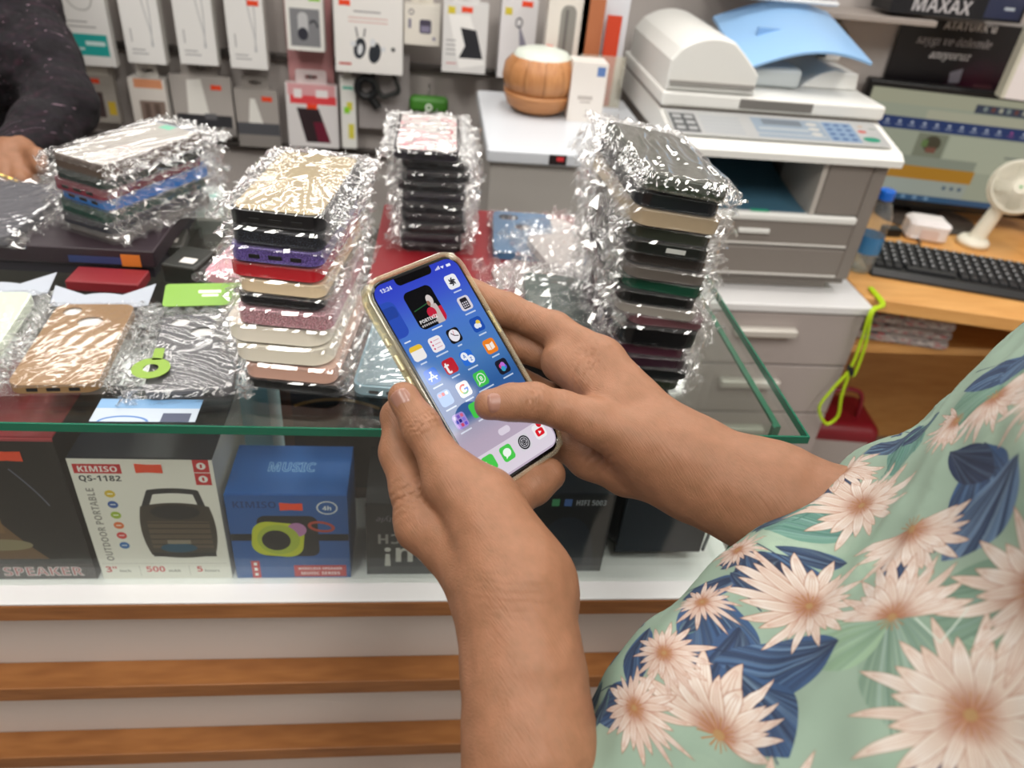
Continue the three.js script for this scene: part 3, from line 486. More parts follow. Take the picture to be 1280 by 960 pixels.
hang('powerbank_box', 'white box with a black power bank picture and orange sticker', [552, 88], [606, 94], HZ + 0.05, 0.13, 0.04, printed(256, 384, (g, w, h) => { g.fillStyle = '#dfdedd'; g.fillRect(0, 0, w, h); g.fillStyle = '#f3f2f0'; g.beginPath(); g.moveTo(30, 60); g.lineTo(150, 60); g.lineTo(250, 330); g.lineTo(100, 360); g.fill(); g.fillStyle = '#24252b'; g.beginPath(); g.moveTo(100, 130); g.lineTo(190, 140); g.lineTo(236, 300); g.lineTo(96, 300); g.lineTo(130, 230); g.fill(); g.fillStyle = '#9a9a9c'; for (let i = 0; i < 4; i++) g.fillRect(20, 200 + i * 26, 56, 7); g.fillStyle = '#c46a6a'; g.fillRect(24, 330, 60, 6); }), 0xcfcecd, { stickers: [[-0.32, 0.9, STICKER_Y, 0.014, 0.014], [0.02, 0.92]] });
hang('microphone_box', 'white box with yellow sticker partly hidden by the wooden pot', [621, 96], [664, 100], HZ + 0.05, 0.15, 0.04, printed(256, 384, (g, w, h) => { g.fillStyle = '#e4e2e4'; g.fillRect(0, 0, w, h); g.fillStyle = '#8b8a9a'; g.beginPath(); g.moveTo(130, 110); g.lineTo(210, 240); g.lineTo(150, 250); g.fill(); g.strokeStyle = '#4a4a55'; g.lineWidth = 8; g.beginPath(); g.arc(130, 110, 22, 0, 7); g.stroke(); }), 0xd2d0d2, { stickers: [[-0.3, 0.85, STICKER_Y, 0.014, 0.014], [0.2, 0.95]] });
// lower row
hang('cable_pack', 'white pack with red sticker partly behind the dark sleeve', [112, 150], [152, 156], WALLZ + 0.035, 0.12, 0.02, printed(256, 384, (g, w, h) => { g.fillStyle = '#aaa49c'; g.fillRect(0, 0, w, h); g.fillStyle = '#4a3a3a'; g.fillRect(40, 180, 110, 170); g.fillStyle = '#d3b43a'; g.fillRect(180, 240, 60, 90); g.fillStyle = '#d9d5cc'; g.fillRect(20, 20, 210, 50); }), 0x9e978f, { stickers: [[-0.1, 0.72]] });
hang('adapter_box', 'white and salmon box with brown window', [170, 158], [214, 160], WALLZ + 0.05, 0.10, 0.04, printed(256, 384, (g, w, h) => { g.fillStyle = '#e6e0d9'; g.fillRect(0, 0, w, h); g.fillStyle = '#e09a72'; g.fillRect(40, 0, 200, 70); g.fillStyle = '#8f7c72'; g.fillRect(60, 170, 180, 214); g.fillStyle = '#6b5a52'; g.fillRect(90, 190, 40, 180); g.fillRect(160, 190, 40, 180); }), 0xdcd8d2);
hang('cable_pack', 'clear pack with a white cable and black plug', [222, 165], [296, 172], WALLZ + 0.035, 0.125, 0.012, printed(256, 384, (g, w, h) => { g.fillStyle = '#b5afaa'; g.fillRect(0, 0, w, h); g.fillStyle = '#f0eee8'; g.beginPath(); g.moveTo(70, 30); g.lineTo(130, 20); g.lineTo(150, 250); g.lineTo(60, 250); g.fill(); g.fillStyle = '#3a3a3e'; g.fillRect(10, 250, 236, 80); g.fillStyle = '#6a6a6e'; g.fillRect(130, 240, 50, 40); g.fillStyle = '#8b8784'; g.fillRect(0, 330, 256, 54); }), 0xa39d98, { stickers: [[0.25, 0.82]] });
hang('cable_pack', 'clear pack with a white nozzle and grey base', [300, 182], [352, 186], WALLZ + 0.035, 0.125, 0.012, printed(256, 384, (g, w, h) => { g.fillStyle = '#aca6a1'; g.fillRect(0, 0, w, h); g.fillStyle = '#efeee8'; g.beginPath(); g.moveTo(90, 60); g.lineTo(120, 60); g.lineTo(160, 230); g.lineTo(70, 230); g.fill(); g.fillStyle = '#55565b'; g.fillRect(0, 220, 256, 80); g.fillStyle = '#8d8884'; g.fillRect(0, 300, 256, 84); }), 0x9c9691, { stickers: [[0.25, 0.85]] });
hang('phone_pack', 'red and white blister pack with a dark phone', [362, 182], [424, 186], WALLZ + 0.05, 0.135, 0.02, printed(256, 512, (g, w, h) => { g.fillStyle = '#e3e0e0'; g.fillRect(0, 0, w, h); g.fillStyle = '#e2a6aa'; g.fillRect(10, 0, 236, 90); g.fillStyle = '#e84a50'; g.fillRect(20, 90, 230, 66); g.fillStyle = '#f4eeee'; g.fillRect(40, 40, 40, 70); g.fillRect(150, 40, 60, 60); g.fillStyle = '#33262a'; g.beginPath(); g.moveTo(50, 190); g.lineTo(160, 190); g.lineTo(215, 470); g.lineTo(90, 470); g.fill(); g.fillStyle = '#6d1f34'; g.beginPath(); g.moveTo(130, 300); g.lineTo(182, 300); g.lineTo(214, 468); g.lineTo(150, 468); g.fill(); }), 0xd9c9c9, { stickers: [[0.0, 0.66]] });
hang('ribbon_pack', 'narrow white pack with yellow prints and green sticker', [428, 184], [446, 186], WALLZ + 0.06, 0.15, 0.02, printed(128, 512, (g, w, h) => { g.fillStyle = '#e9e9e4'; g.fillRect(0, 0, w, h); g.fillStyle = '#d9d04e'; g.fillRect(50, 170, 50, 60); g.fillRect(60, 330, 50, 110); g.fillStyle = '#58b8a0'; g.fillRect(20, 60, 90, 20); }), 0xdadad5, { stickers: [[-0.1, 0.55, STICKER_G, 0.012, 0.014]] });
hang('pink_pack', 'pale pink card behind the camera box', [362, 104], [418, 106], WALLZ + 0.02, 0.2, 0.006, M(0xc78f90, 0.5), 0xb98485);
{
  const o = thing('phone_holder', 'black car phone holder hanging under the headset box', 'phone holder', onZ(470, 105, WALLZ + 0.06).toArray());
  part(o, 'cradle', extr((() => { const s = rr(0.05, 0.075, 0.012); s.holes.push(rrPath(new THREE.Path(), 0.034, 0.056, 0.008)); return s; })(), 0.014, 0.003).rotateZ(0.35).translate(0.02, 0.012, 0), M(0x2b2d2c, 0.5));
  part(o, 'mount', new THREE.TorusGeometry(0.019, 0.008, 12, 28).translate(-0.02, -0.008, 0.004), M(0x1d1f22, 0.4)); part(o, 'arm', bar(V(-0.018, -0.02, 0), V(0.004, -0.05, 0), 0.009), M(0x17181a, 0.5)); part(o, 'card', box(0.11, 0.16, 0.004, 0.015, -0.1, -0.02), M(0xa7a1a0, 0.5));
  const q = thing('green_pouch', 'small green pouch with a white emblem on the low rail', 'pouch', onZ(536, 130, WALLZ + 0.06).toArray());
  part(q, 'pouch', new RoundedBoxGeometry(0.085, 0.034, 0.03, 4, 0.012), M(0x3f7d26, 0.5)); part(q, 'emblem', new THREE.TorusGeometry(0.006, 0.002, 8, 20).translate(0, -0.004, 0.0155), M(0xe8efe2, 0.4)); part(q, 'clip', tube([V(0, 0.015, 0), V(0, 0.03, 0), V(0, 0.036, -0.02)], 0.002, 12, 6), METAL);
  // small packs below the lower rail, behind the left stack
  const R = rng(31);
  [[215, 262, 0xcfc9c4, 'pale pack with a red sticker beside the left back stack'], [262, 262, 0xdde6e2, 'white pack with a mint patch beside the pink cover'], [212, 310, 0x34332f, 'dark small pack behind the pink cover'], [240, 345, 0x23241f, 'black small pack behind the lime header']].forEach(([px, py, hex, label], i) => {
    const p = onY(px, py, TOP + 0.0), g = thing('small_pack', label, 'package', [p.x, TOP, Math.max(p.z, -0.985)], (R() - 0.5) * 0.5);
    part(g, 'carton', box(0.04, 0.014 + 0.01 * (i % 2), 0.05, 0, 0, 0, 0.003), M(hex, 0.45)); part(g, 'patch', box(0.016, 0.0005, 0.012, 0.005, 0.0142 + 0.01 * (i % 2), 0.01), M([0xe8503c, 0x7cc9bb, 0x8a8680, 0xd8d4ce][i], 0.5));
  });
}

// ---------------------------------------------------------------- white unit with the wooden pot
{
  const o = thing('white_cabinet', 'low white cabinet carrying the wooden pot', 'cabinet', [0, 0, 0]);
  part(o, 'body', span(0.108, 0.405, 0.746, 0.975, -1.62, -1.262, 0.004), M(0xa6a29d, 0.4)); part(o, 'top_board', span(0.1, 0.41, 0.975, 1.0, -1.625, -1.25, 0.006), M(0xc6cad0, 0.35)); part(o, 'foot_strip', span(0.112, 0.4, 0.7455, 0.75, -1.6, -1.27), DARK);
  part(o, 'label', span(0.205, 0.235, 0.979, 0.996, -1.2502, -1.2494), M(0x1d1214, 0.5), 'small black label with red print'); part(o, 'label_print', span(0.218, 0.23, 0.986, 0.993, -1.2496, -1.249), M(0xd2343a, 0.5));
  const p = onY(672, 142, 1.0);
  const b = thing('wooden_pot', 'round wooden aroma pot with pale mint cap', 'pot', [p.x, 1.0, p.z - 0.02]);
  for (let k = 0; k < 12; k++) { // staves
    const g = new THREE.LatheGeometry([[0.042, 0.034], [0.064, 0.04], [0.0715, 0.062], [0.068, 0.085], [0.054, 0.1]].map(([x, y]) => new THREE.Vector2(x, y)), 5, k * Math.PI / 6 + 0.01, Math.PI / 6 - 0.02);
    part(b, 'stave', uvBox(g, 4, true), BOWL_WOOD);
  }
  part(b, 'base', lathe([[0, 0], [0.04, 0.001], [0.058, 0.012], [0.066, 0.032], [0.067, 0.0385], [0.05, 0.041], [0, 0.041]]), BOWL_WOOD);
  part(b, 'liner', lathe([[0.0, 0.036], [0.06, 0.042], [0.068, 0.062], [0.064, 0.085], [0.05, 0.099]]), BOWL_WOOD); part(b, 'cap', lathe([[0.054, 0.098], [0.048, 0.108], [0.03, 0.113], [0, 0.114]]), M(0xcfd6cc, 0.4), 'pale mint cap');
  // boxes standing behind the pot
  const bx = (name, label, px, py, w, h, d, front, hex, z, st) => { const q = onZ(px, py, z), g = thing(name, label, 'box', [q.x, 1.0, z]); const s = M(hex, 0.45); part(g, 'carton', new THREE.BoxGeometry(w, h, d).translate(0, h / 2, -d / 2), [s, s, s, s, front, s]); part(g, 'lid_flap', box(w - 0.002, 0.0008, d - 0.002, 0, h, -d / 2), s); (st || []).forEach(([x, y, ww, hh]) => sticker(g, x, y, 0.0003, ww, hh)); return g; };
  bx('light_box', 'white box with an oval window and orange stickers behind the pot', 706, 58, 0.078, 0.2, 0.035, printed(256, 512, (g, w, h) => { g.fillStyle = '#e3ded6'; g.fillRect(0, 0, w, h); g.fillStyle = '#8f8d88'; g.beginPath(); g.roundRect(80, 60, 100, 260, 40); g.fill(); g.fillStyle = '#6d6b68'; g.fillRect(110, 80, 20, 220); g.fillStyle = '#c9d8cf'; g.fillRect(20, 380, 120, 60); }), 0xd9d4cb, -1.578, [[0.02, 0.06, 0.018, 0.034], [-0.03, 0.09, 0.012, 0.03]]);
  bx('white_box', 'plain white box with a blue square beside the pot', 738, 90, 0.065, 0.105, 0.05, printed(256, 384, (g, w, h) => { g.fillStyle = '#e2dcd6'; g.fillRect(0, 0, w, h); g.fillStyle = '#5a7ab0'; g.fillRect(180, 20, 60, 60); g.fillStyle = '#b8b0aa'; g.fillRect(60, 210, 110, 26); g.fillRect(80, 245, 80, 12); }), 0xdad5cf, -1.44);
  const f = thing('leaflet_holder', 'clear upright holder with orange brown leaflets', 'holder', [0.335, 1.0, -1.56]);
  part(f, 'back_plate', box(0.09, 0.22, 0.004, 0, 0, -0.02), M(0xd5d8de, 0.2)); part(f, 'front_plate', box(0.09, 0.1, 0.003, 0, 0, 0.02), CLEAR); part(f, 'base', box(0.09, 0.004, 0.044, 0, 0, 0), M(0xd5d8de, 0.2));
  part(f, 'leaflet', box(0.03, 0.19, 0.006, -0.02, 0.004, -0.005), M(0xb06a44, 0.5), 'brown leaflet'); part(f, 'leaflet', box(0.028, 0.165, 0.006, 0.014, 0.004, 0.004), M(0xc23c1a, 0.5), 'orange leaflet');
}
// ---------------------------------------------------------------- drawer cabinet, printer
{
  const o = thing('drawer_cabinet', 'pale grey drawer cabinet under the printer', 'cabinet', [0, 0, 0]);
  const c = M(0xa39995, 0.4);
  part(o, 'carcass', span(0.08, 0.862, 0.0, 0.728, -1.77, -1.245), M(0xa39995, 0.5)); part(o, 'top_board', span(0.07, 0.87, 0.728, 0.745, -1.775, -1.222, 0.003), M(0xd9d8d8, 0.3));
  [[0.608, 0.724], [0.488, 0.604], [0.30, 0.484], [0.05, 0.296]].forEach(([y0, y1]) => { const d = part(o, 'drawer', span(0.47, 0.86, y0, y1, -1.245, -1.226, 0.002), c); part(d, 'handle', span(0.60, 0.725, y1 - 0.045, y1 - 0.028, -1.226, -1.206, 0.004), M(0xc9c4bc, 0.3, { metalness: 0.3 }), 'pale bar handle'); part(d, 'handle_shade_strip', span(0.61, 0.715, y1 - 0.056, y1 - 0.046, -1.2262, -1.2245), M(0x7b5c3c, 0.6), 'brown strip painted as the shade under the handle');  // thin brown strip paints the shadow gap below each bar handle
    part(o, 'drawer', span(0.085, 0.466, y0, y1, -1.245, -1.226, 0.002), c); });
}
{
  const o = thing('printer', 'grey and white multifunction laser printer with blue document tray', 'printer', [0, 0, 0]);
  const body = M(0x7d7670, 0.5), light = M(0xdcdcd8, 0.4), seam = body;
  const X0 = 0.425, X1 = 0.828, ZF = -1.272, ZB = -1.715;
  part(o, 'foot', span(0.56, 0.80, 0.7455, 0.775, -1.68, -1.30, 0.004), M(0xa29c96, 0.5)); part(o, 'base', span(X0 + 0.01, X1 - 0.005, 0.765, 0.782, ZB, ZF - 0.012), M(0x77716b, 0.5));
  for (const [y0, y1] of [[0.782, 0.84], [0.844, 0.892]]) { const t = part(o, 'paper_drawer', span(X0 + 0.004, X1 - 0.03, y0, y1, ZF - 0.1, ZF, 0.004), body, 'grey paper drawer'); part(t, 'drawer_edge', span(X0 + 0.006, X1 - 0.032, y0 + 0.0005, y0 + 0.005, ZF - 0.02, ZF + 0.0015, 0.001), M(0xcac7c2, 0.4)); part(t, 'seam', span(X0 + 0.006, X1 - 0.032, y1 - 0.001, y1 + 0.0035, ZF - 0.05, ZF - 0.006), seam); }
  part(o, 'front_ledge', span(X0 + 0.004, X1 - 0.03, 0.892, 0.906, ZF - 0.12, ZF + 0.004, 0.004), light); part(o, 'brand_plate', span(0.594, 0.628, 0.9062, 0.9075, ZF - 0.016, ZF - 0.006), M(0x2fa07a, 0.4), 'small green nameplate'); part(o, 'finger_grip', span(0.575, 0.635, 0.868, 0.876, ZF - 0.002, ZF + 0.005, 0.001), light);
  part(o, 'side_column', merge([span(X1 - 0.03, X1, 0.775, 1.006, ZB, ZF - 0.004, 0.006)]), body); part(o, 'right_block', span(0.714, X1 - 0.03, 0.906, 1.006, ZB, ZF - 0.002, 0.006), body); part(o, 'tray_post', span(0.704, 0.714, 0.906, 1.006, ZF - 0.16, ZF - 0.004, 0.002), M(0xb3ada6, 0.5));
  part(o, 'left_wall', span(X0, X0 + 0.014, 0.775, 1.006, ZB, ZF - 0.02), body); part(o, 'rear_block', span(X0 + 0.014, 0.714, 0.782, 1.006, ZB, ZB + 0.12), M(0x1d3446, 0.5));
  { // curved output tray inside the cavity
    const s = new THREE.Shape(); s.moveTo(0, 0); s.quadraticCurveTo(0.16, 0.006, 0.34, 0.07); s.lineTo(0.34, 0); s.closePath();
    part(o, 'output_tray', extr(s, 0.262).rotateY(Math.PI / 2).translate(0.44, 0.9065, ZF - 0.01), M(0x3f6478, 0.4), 'blue grey curved output tray');
    part(o, 'lower_body', span(X0 + 0.014, X1 - 0.034, 0.782, 0.892, ZB + 0.01, ZF - 0.105), body);
  }
  // control panel deck
  const ps = new THREE.Shape(); ps.moveTo(0, 0); ps.lineTo(0.45, 0); ps.lineTo(0.45, 0.046); ps.lineTo(0.13, 0.046); ps.lineTo(0.015, 0.022); ps.lineTo(0, 0.012); ps.closePath();
  part(o, 'scanner_deck', extr(ps, 0.425, 0.003).rotateY(Math.PI / 2).translate(0.417, 1.006, -1.262), light);
  const pan = part(o, 'control_panel', new THREE.BoxGeometry(0.40, 0.0015, 0.088), [light, light, printed(1024, 256, (g, w, h) => {
    g.fillStyle = '#dedfdf'; g.fillRect(0, 0, w, h); g.fillStyle = '#55585c'; g.fillRect(10, 40, 120, 190); g.fillStyle = '#d3d5d6'; for (let i = 0; i < 6; i++) g.fillRect(24 + (i % 2) * 56, 56 + Math.floor(i / 2) * 58, 40, 34);
    g.strokeStyle = '#b6bbc0'; g.lineWidth = 3; g.fillStyle = '#d0d5da'; for (let i = 0; i < 5; i++) { g.fillRect(150, 50 + i * 37, 190, 24); }
    g.fillStyle = '#b4c6d8'; g.fillRect(400, 30, 340, 200); g.fillStyle = '#8f9aa6'; g.fillRect(450, 40, 190, 60); g.fillStyle = '#dfe6ea'; g.fillRect(420, 130, 240, 20); g.fillStyle = '#f2f2f0'; g.fillRect(400, 190, 330, 8);
    g.fillStyle = '#f6f2ea'; for (let i = 0; i < 3; i++) { g.beginPath(); g.ellipse(690, 70 + i * 50, 28, 16, 0, 0, 7); g.fill(); }
    g.fillStyle = '#9dbde0'; g.fillRect(745, 30, 150, 200); g.fillStyle = '#3e68a6'; for (let r = 0; r < 4; r++) for (let c = 0; c < 3; c++) { g.beginPath(); g.ellipse(772 + c * 46, 58 + r * 48, 15, 11, 0, 0, 7); g.fill(); }
    g.fillStyle = '#e8716a'; g.beginPath(); g.ellipse(930, 110, 22, 16, 0, 0, 7); g.fill(); g.fillStyle = '#22b08c'; g.beginPath(); g.ellipse(950, 190, 42, 26, 0, 0, 7); g.fill(); g.fillStyle = '#e9a34a'; g.fillRect(925, 50, 24, 10); g.fillStyle = '#54805a'; g.fillRect(975, 70, 34, 7);
  }, 0.45, { color: 0xb4b4b4 }), light, light, light], 'control panel with blue keypad and green start button');
  pan.rotation.x = Math.atan2(0.024, 0.115) ; pan.position.set(0.622, 1.0435, -1.328);
  // lid and document feeder
  part(o, 'scanner_lid', span(0.415, 0.842, 1.056, 1.082, -1.71, -1.375, 0.006), light); part(o, 'lid_grip', span(0.56, 0.70, 1.061, 1.078, -1.38, -1.3735, 0.002), M(0x6f6c68, 0.5), 'dark grip slot'); part(o, 'lid_seam', span(0.418, 0.838, 1.052, 1.056, -1.70, -1.382), seam);
  const as = new THREE.Shape(); as.moveTo(0, 0); as.lineTo(0.165, 0); as.lineTo(0.165, 0.035); as.quadraticCurveTo(0.14, 0.062, 0.11, 0.085); as.quadraticCurveTo(0.06, 0.102, 0.015, 0.07); as.lineTo(0, 0.05); as.closePath();
  const adf = part(o, 'document_feeder', extr(as, 0.30, 0.005).translate(0.42, 1.083, -1.68), light, 'pale curved document feeder');
  part(adf, 'feeder_groove', span(0.424, 0.58, 1.095, 1.101, -1.39, -1.3742), M(0x8f8c88, 0.5)); part(adf, 'instruction_label', (() => { const g = new THREE.PlaneGeometry(0.06, 0.11); return g.rotateX(-Math.PI / 2).rotateZ(-0.62).translate(0.5525, 1.1537, -1.54); })(), printed(128, 256, (g, w, h) => { g.fillStyle = '#d2d4d8'; g.fillRect(0, 0, w, h); g.strokeStyle = '#8a8c90'; g.lineWidth = 5; g.strokeRect(14, 20, 100, 90); g.beginPath(); g.arc(64, 66, 26, 0, 7); g.stroke(); g.fillStyle = '#6d6f73'; g.fillRect(20, 140, 90, 8); g.fillRect(20, 160, 60, 8); g.fillRect(20, 200, 80, 8); }));
  // blue input tray, raised and curled
  const N = 20, tp = []; for (let i = 0; i <= N; i++) { const u = i / N; tp.push([0.575 + 0.235 * u, 0.03 * Math.sin(u * 2.9) + 0.02 * u]); }
  const ts = new THREE.Shape(); tp.forEach(([x, y], i) => i ? ts.lineTo(x, y) : ts.moveTo(x, y)); [...tp].reverse().forEach(([x, y]) => ts.lineTo(x, y - 0.006)); ts.closePath();
  const tr = part(o, 'document_tray', extr(ts, 0.24, 0.001).rotateX(0.2).translate(0, 1.168, -1.66), M(0x8fb8e2, 0.35), 'light blue plastic document tray'); part(tr, 'paper_guide', span(0.62, 0.70, 1.155, 1.176, -1.53, -1.52, 0.002), M(0x7aa4d2, 0.35)); part(tr, 'tray_support', span(0.58, 0.70, 1.083, 1.12, -1.64, -1.45, 0.01), M(0xb9c0c2, 0.4));
  part(o, 'lid_hump', extr((() => { const s = new THREE.Shape(); s.moveTo(0, 0); s.lineTo(0.115, 0); s.lineTo(0.11, 0.03); s.lineTo(0.06, 0.036); s.quadraticCurveTo(0.03, 0.03, 0, 0); return s; })(), 0.17, 0.003).translate(0.715, 1.083, -1.65), M(0xe6e6e2, 0.4), 'white paper stop hump'); part(o, 'stop_block', span(0.775, 0.825, 1.118, 1.15, -1.62, -1.57, 0.004), M(0xe0deda, 0.4)); part(o, 'red_switch', span(0.795, 0.806, 1.13, 1.142, -1.571, -1.567), M(0xd8352a, 0.4), 'red tab'); part(o, 'black_clip', span(0.772, 0.79, 1.124, 1.142, -1.5715, -1.564), BLACK);
}
// ---------------------------------------------------------------- desk with computer
{
  const o = thing('desk', 'light wooden desk with shelf below', 'desk', [0, 0, 0]);
  const s = new THREE.Shape(); s.moveTo(0.872, 1.268); s.lineTo(2.1, 0.98); s.lineTo(2.1, 1.775); s.lineTo(0.872, 1.775); s.closePath();
  part(o, 'desk_top', uvBox(flat(extr(s, 0.028, 0.002)).translate(0, 0.717, 0), 1.2), DESK_WOOD); part(o, 'side_panel', uvBox(span(0.874, 0.892, 0, 0.717, -1.77, -1.3), 1.2), DESK_WOOD); part(o, 'side_panel', uvBox(span(1.9, 1.92, 0, 0.717, -1.77, -1.1), 1.2), DESK_WOOD);
  part(o, 'shelf', uvBox(span(0.892, 1.9, 0.585, 0.603, -1.77, -1.32), 1.2), DESK_WOOD); part(o, 'back_board', uvBox(span(0.892, 1.9, 0.0, 0.717, -1.777, -1.765), 1.2), DESK_WOOD);
  const R = rng(8);
  const cl = thing('folded_cloth', 'folded grey and red patterned cloth on the shelf under the desk', 'cloth', [1.05, 0.603, -1.40], -0.2);
  for (let k = 0; k < 3; k++) part(cl, 'fold', new RoundedBoxGeometry(0.2 - k * 0.01, 0.022, 0.16, 4, 0.01).translate(k * 0.004, 0.011 + k * 0.0225, 0), printed(256, 128, (g, w, h) => { g.fillStyle = '#b9b0ac'; g.fillRect(0, 0, w, h); for (let i = 0; i < 90; i++) { g.fillStyle = ['#8a7f80', '#c45a60', '#e3dedb', '#5c5a63'][i % 4]; g.beginPath(); g.arc(R() * w, R() * h, 3 + R() * 8, 0, 7); g.fill(); } }, 0.9));
  const bg = thing('plastic_bag', 'dark red carrier bag standing under the desk', 'bag', [1.01, 0.0, -1.42], -0.1);
  part(bg, 'bag_body', new RoundedBoxGeometry(0.2, 0.36, 0.16, 4, 0.03).translate(0, 0.18, 0), M(0x7a1420, 0.35)); part(bg, 'print', box(0.14, 0.2, 0.002, 0, 0.12, 0.08), M(0xa8a09c, 0.5), 'pale printed panel'); part(bg, 'bag_handle', tube([V(-0.05, 0.35, 0.03), V(-0.03, 0.43, 0.03), V(0.03, 0.43, 0.03), V(0.05, 0.35, 0.03)], 0.006), M(0x7a1420, 0.4));
}
const STN = -0.26;
{
  const o = thing('monitor', 'flat computer monitor showing an office program behind the printer', 'monitor', [1.24, 0.745, -1.685], -0.16);
  part(o, 'housing', box(0.50, 0.285, 0.03, 0, 0.03, -0.018, 0.006), BLACK);
  const st = canvasTex(1024, 600, (g, w, h) => {
    g.fillStyle = '#b7bda6'; g.fillRect(0, 0, w, h); g.fillStyle = '#c2c2a6'; g.fillRect(0, 0, w, 74); g.fillStyle = '#3f4a5e'; g.fillRect(520, 36, w, 46); for (let i = 0; i < 12; i++) { g.fillStyle = ['#9aa6a0', '#7a4a44', '#c8c6b0'][i % 3]; g.fillRect(560 + i * 38, 44, 18, 24); }
    g.fillStyle = '#c9c8ae'; g.fillRect(300, 90, 724, 60); g.fillStyle = '#223f78'; g.fillRect(0, 140, w, 66); for (let i = 0; i < 16; i++) { g.fillStyle = i === 11 ? '#b55aa0' : '#cdd6e6'; g.beginPath(); g.arc(60 + i * 62, 166, 8, 0, 7); g.fill(); g.fillRect(44 + i * 62, 182, 34, 4); }
    g.fillStyle = '#c6cbb2'; g.fillRect(460, 215, w, 190); g.fillStyle = '#8d927c'; g.fillRect(300, 215, 150, 130); g.fillStyle = '#4f4a38'; g.beginPath(); g.arc(380, 270, 44, 0, 7); g.fill(); g.fillStyle = '#8a5a4a'; g.fillRect(360, 290, 50, 30); g.fillStyle = '#6f8a50'; g.fillRect(330, 250, 30, 40);
    g.fillStyle = '#9fa694'; g.fillRect(0, 345, 640, 60); g.fillStyle = '#c98f2a'; g.fillRect(150, 400, 500, 74); g.fillStyle = '#e8d4a8'; g.fillRect(190, 425, 30, 26); g.fillStyle = '#b4bcb0'; g.fillRect(0, 474, 640, 90); g.fillStyle = '#6f7a78'; for (let i = 0; i < 5; i++) g.fillRect(760, 300 + i * 46, 180, 8); g.fillStyle = '#4f6a80'; g.fillRect(520, 500, 18, 20); g.fillRect(560, 500, 18, 20); g.fillRect(600, 500, 18, 20);
    g.fillStyle = '#2f6088'; g.fillRect(0, 566, w, 34); for (let i = 0; i < 8; i++) { g.fillStyle = '#7fa6c4'; g.fillRect(30 + i * 60, 572, 22, 20); }
  });
  part(o, 'screen', box(0.476, 0.25, 0.001, 0, 0.05, -0.0025), [BLACK, BLACK, BLACK, BLACK, new THREE.MeshStandardMaterial({ color: 0x0a0a0a, roughness: 0.3, emissive: 0xffffff, emissiveMap: st, emissiveIntensity: 0.5 }), BLACK], 'lit screen with a document window');
  part(o, 'stand_neck', box(0.07, 0.06, 0.04, 0, 0.008, -0.05), DARK); part(o, 'stand_base', lathe([[0, 0], [0.12, 0], [0.12, 0.006], [0.04, 0.012], [0, 0.012]]).scale(1, 1, 0.8).translate(0, 0, -0.02), M(0x4a423c, 0.3));
  const sl = new THREE.RectAreaLight(new THREE.Color(0.85, 0.9, 0.72), 0.3, 0.47, 0.27); sl.position.set(0, 0.175, 0.004); sl.rotation.y = Math.PI; o.add(sl);
}
{
  const kp = onY(1088, 345, 0.745);
  const o = thing('keyboard', 'black desktop keyboard on the wooden desk', 'keyboard', [kp.x, 0.745, kp.z], -0.3);
  const kt = M(0x17181a, 0.45), kc = M(0x232427, 0.5);
  part(o, 'case', extr((() => { const s = new THREE.Shape(); s.moveTo(0, 0); s.lineTo(0.15, 0); s.lineTo(0.15, 0.026); s.lineTo(0.05, 0.014); s.lineTo(0.012, 0.015); s.lineTo(0, 0.006); s.closePath(); return s; })(), 0.44, 0.002).rotateY(Math.PI / 2), kt);
  const kg = new RoundedBoxGeometry(0.0155, 0.007, 0.0155, 2, 0.002), legend = M(0xb9bcc0, 0.5), lg = new THREE.BoxGeometry(0.004, 0.0004, 0.005);
  for (let r = 0; r < 6; r++) for (let c = 0; c < 22; c++) {
    if (r === 0 && c >= 3 && c <= 8) { if (c !== 5) continue; const k = part(o, 'key', new RoundedBoxGeometry(0.1, 0.007, 0.0155, 2, 0.002), kc); k.position.set(0.018 + 0.0192 * 5.5, 0.017, -0.036); continue; }
    const k = part(o, 'key', kg, kc); k.position.set(0.018 + c * 0.0192, 0.017 + r * 0.0021, -0.036 - r * 0.0192); k.rotation.x = 0.11; if (r > 0) part(k, 'legend', lg, legend).position.set(-0.003, 0.0036, -0.002);
  }
}
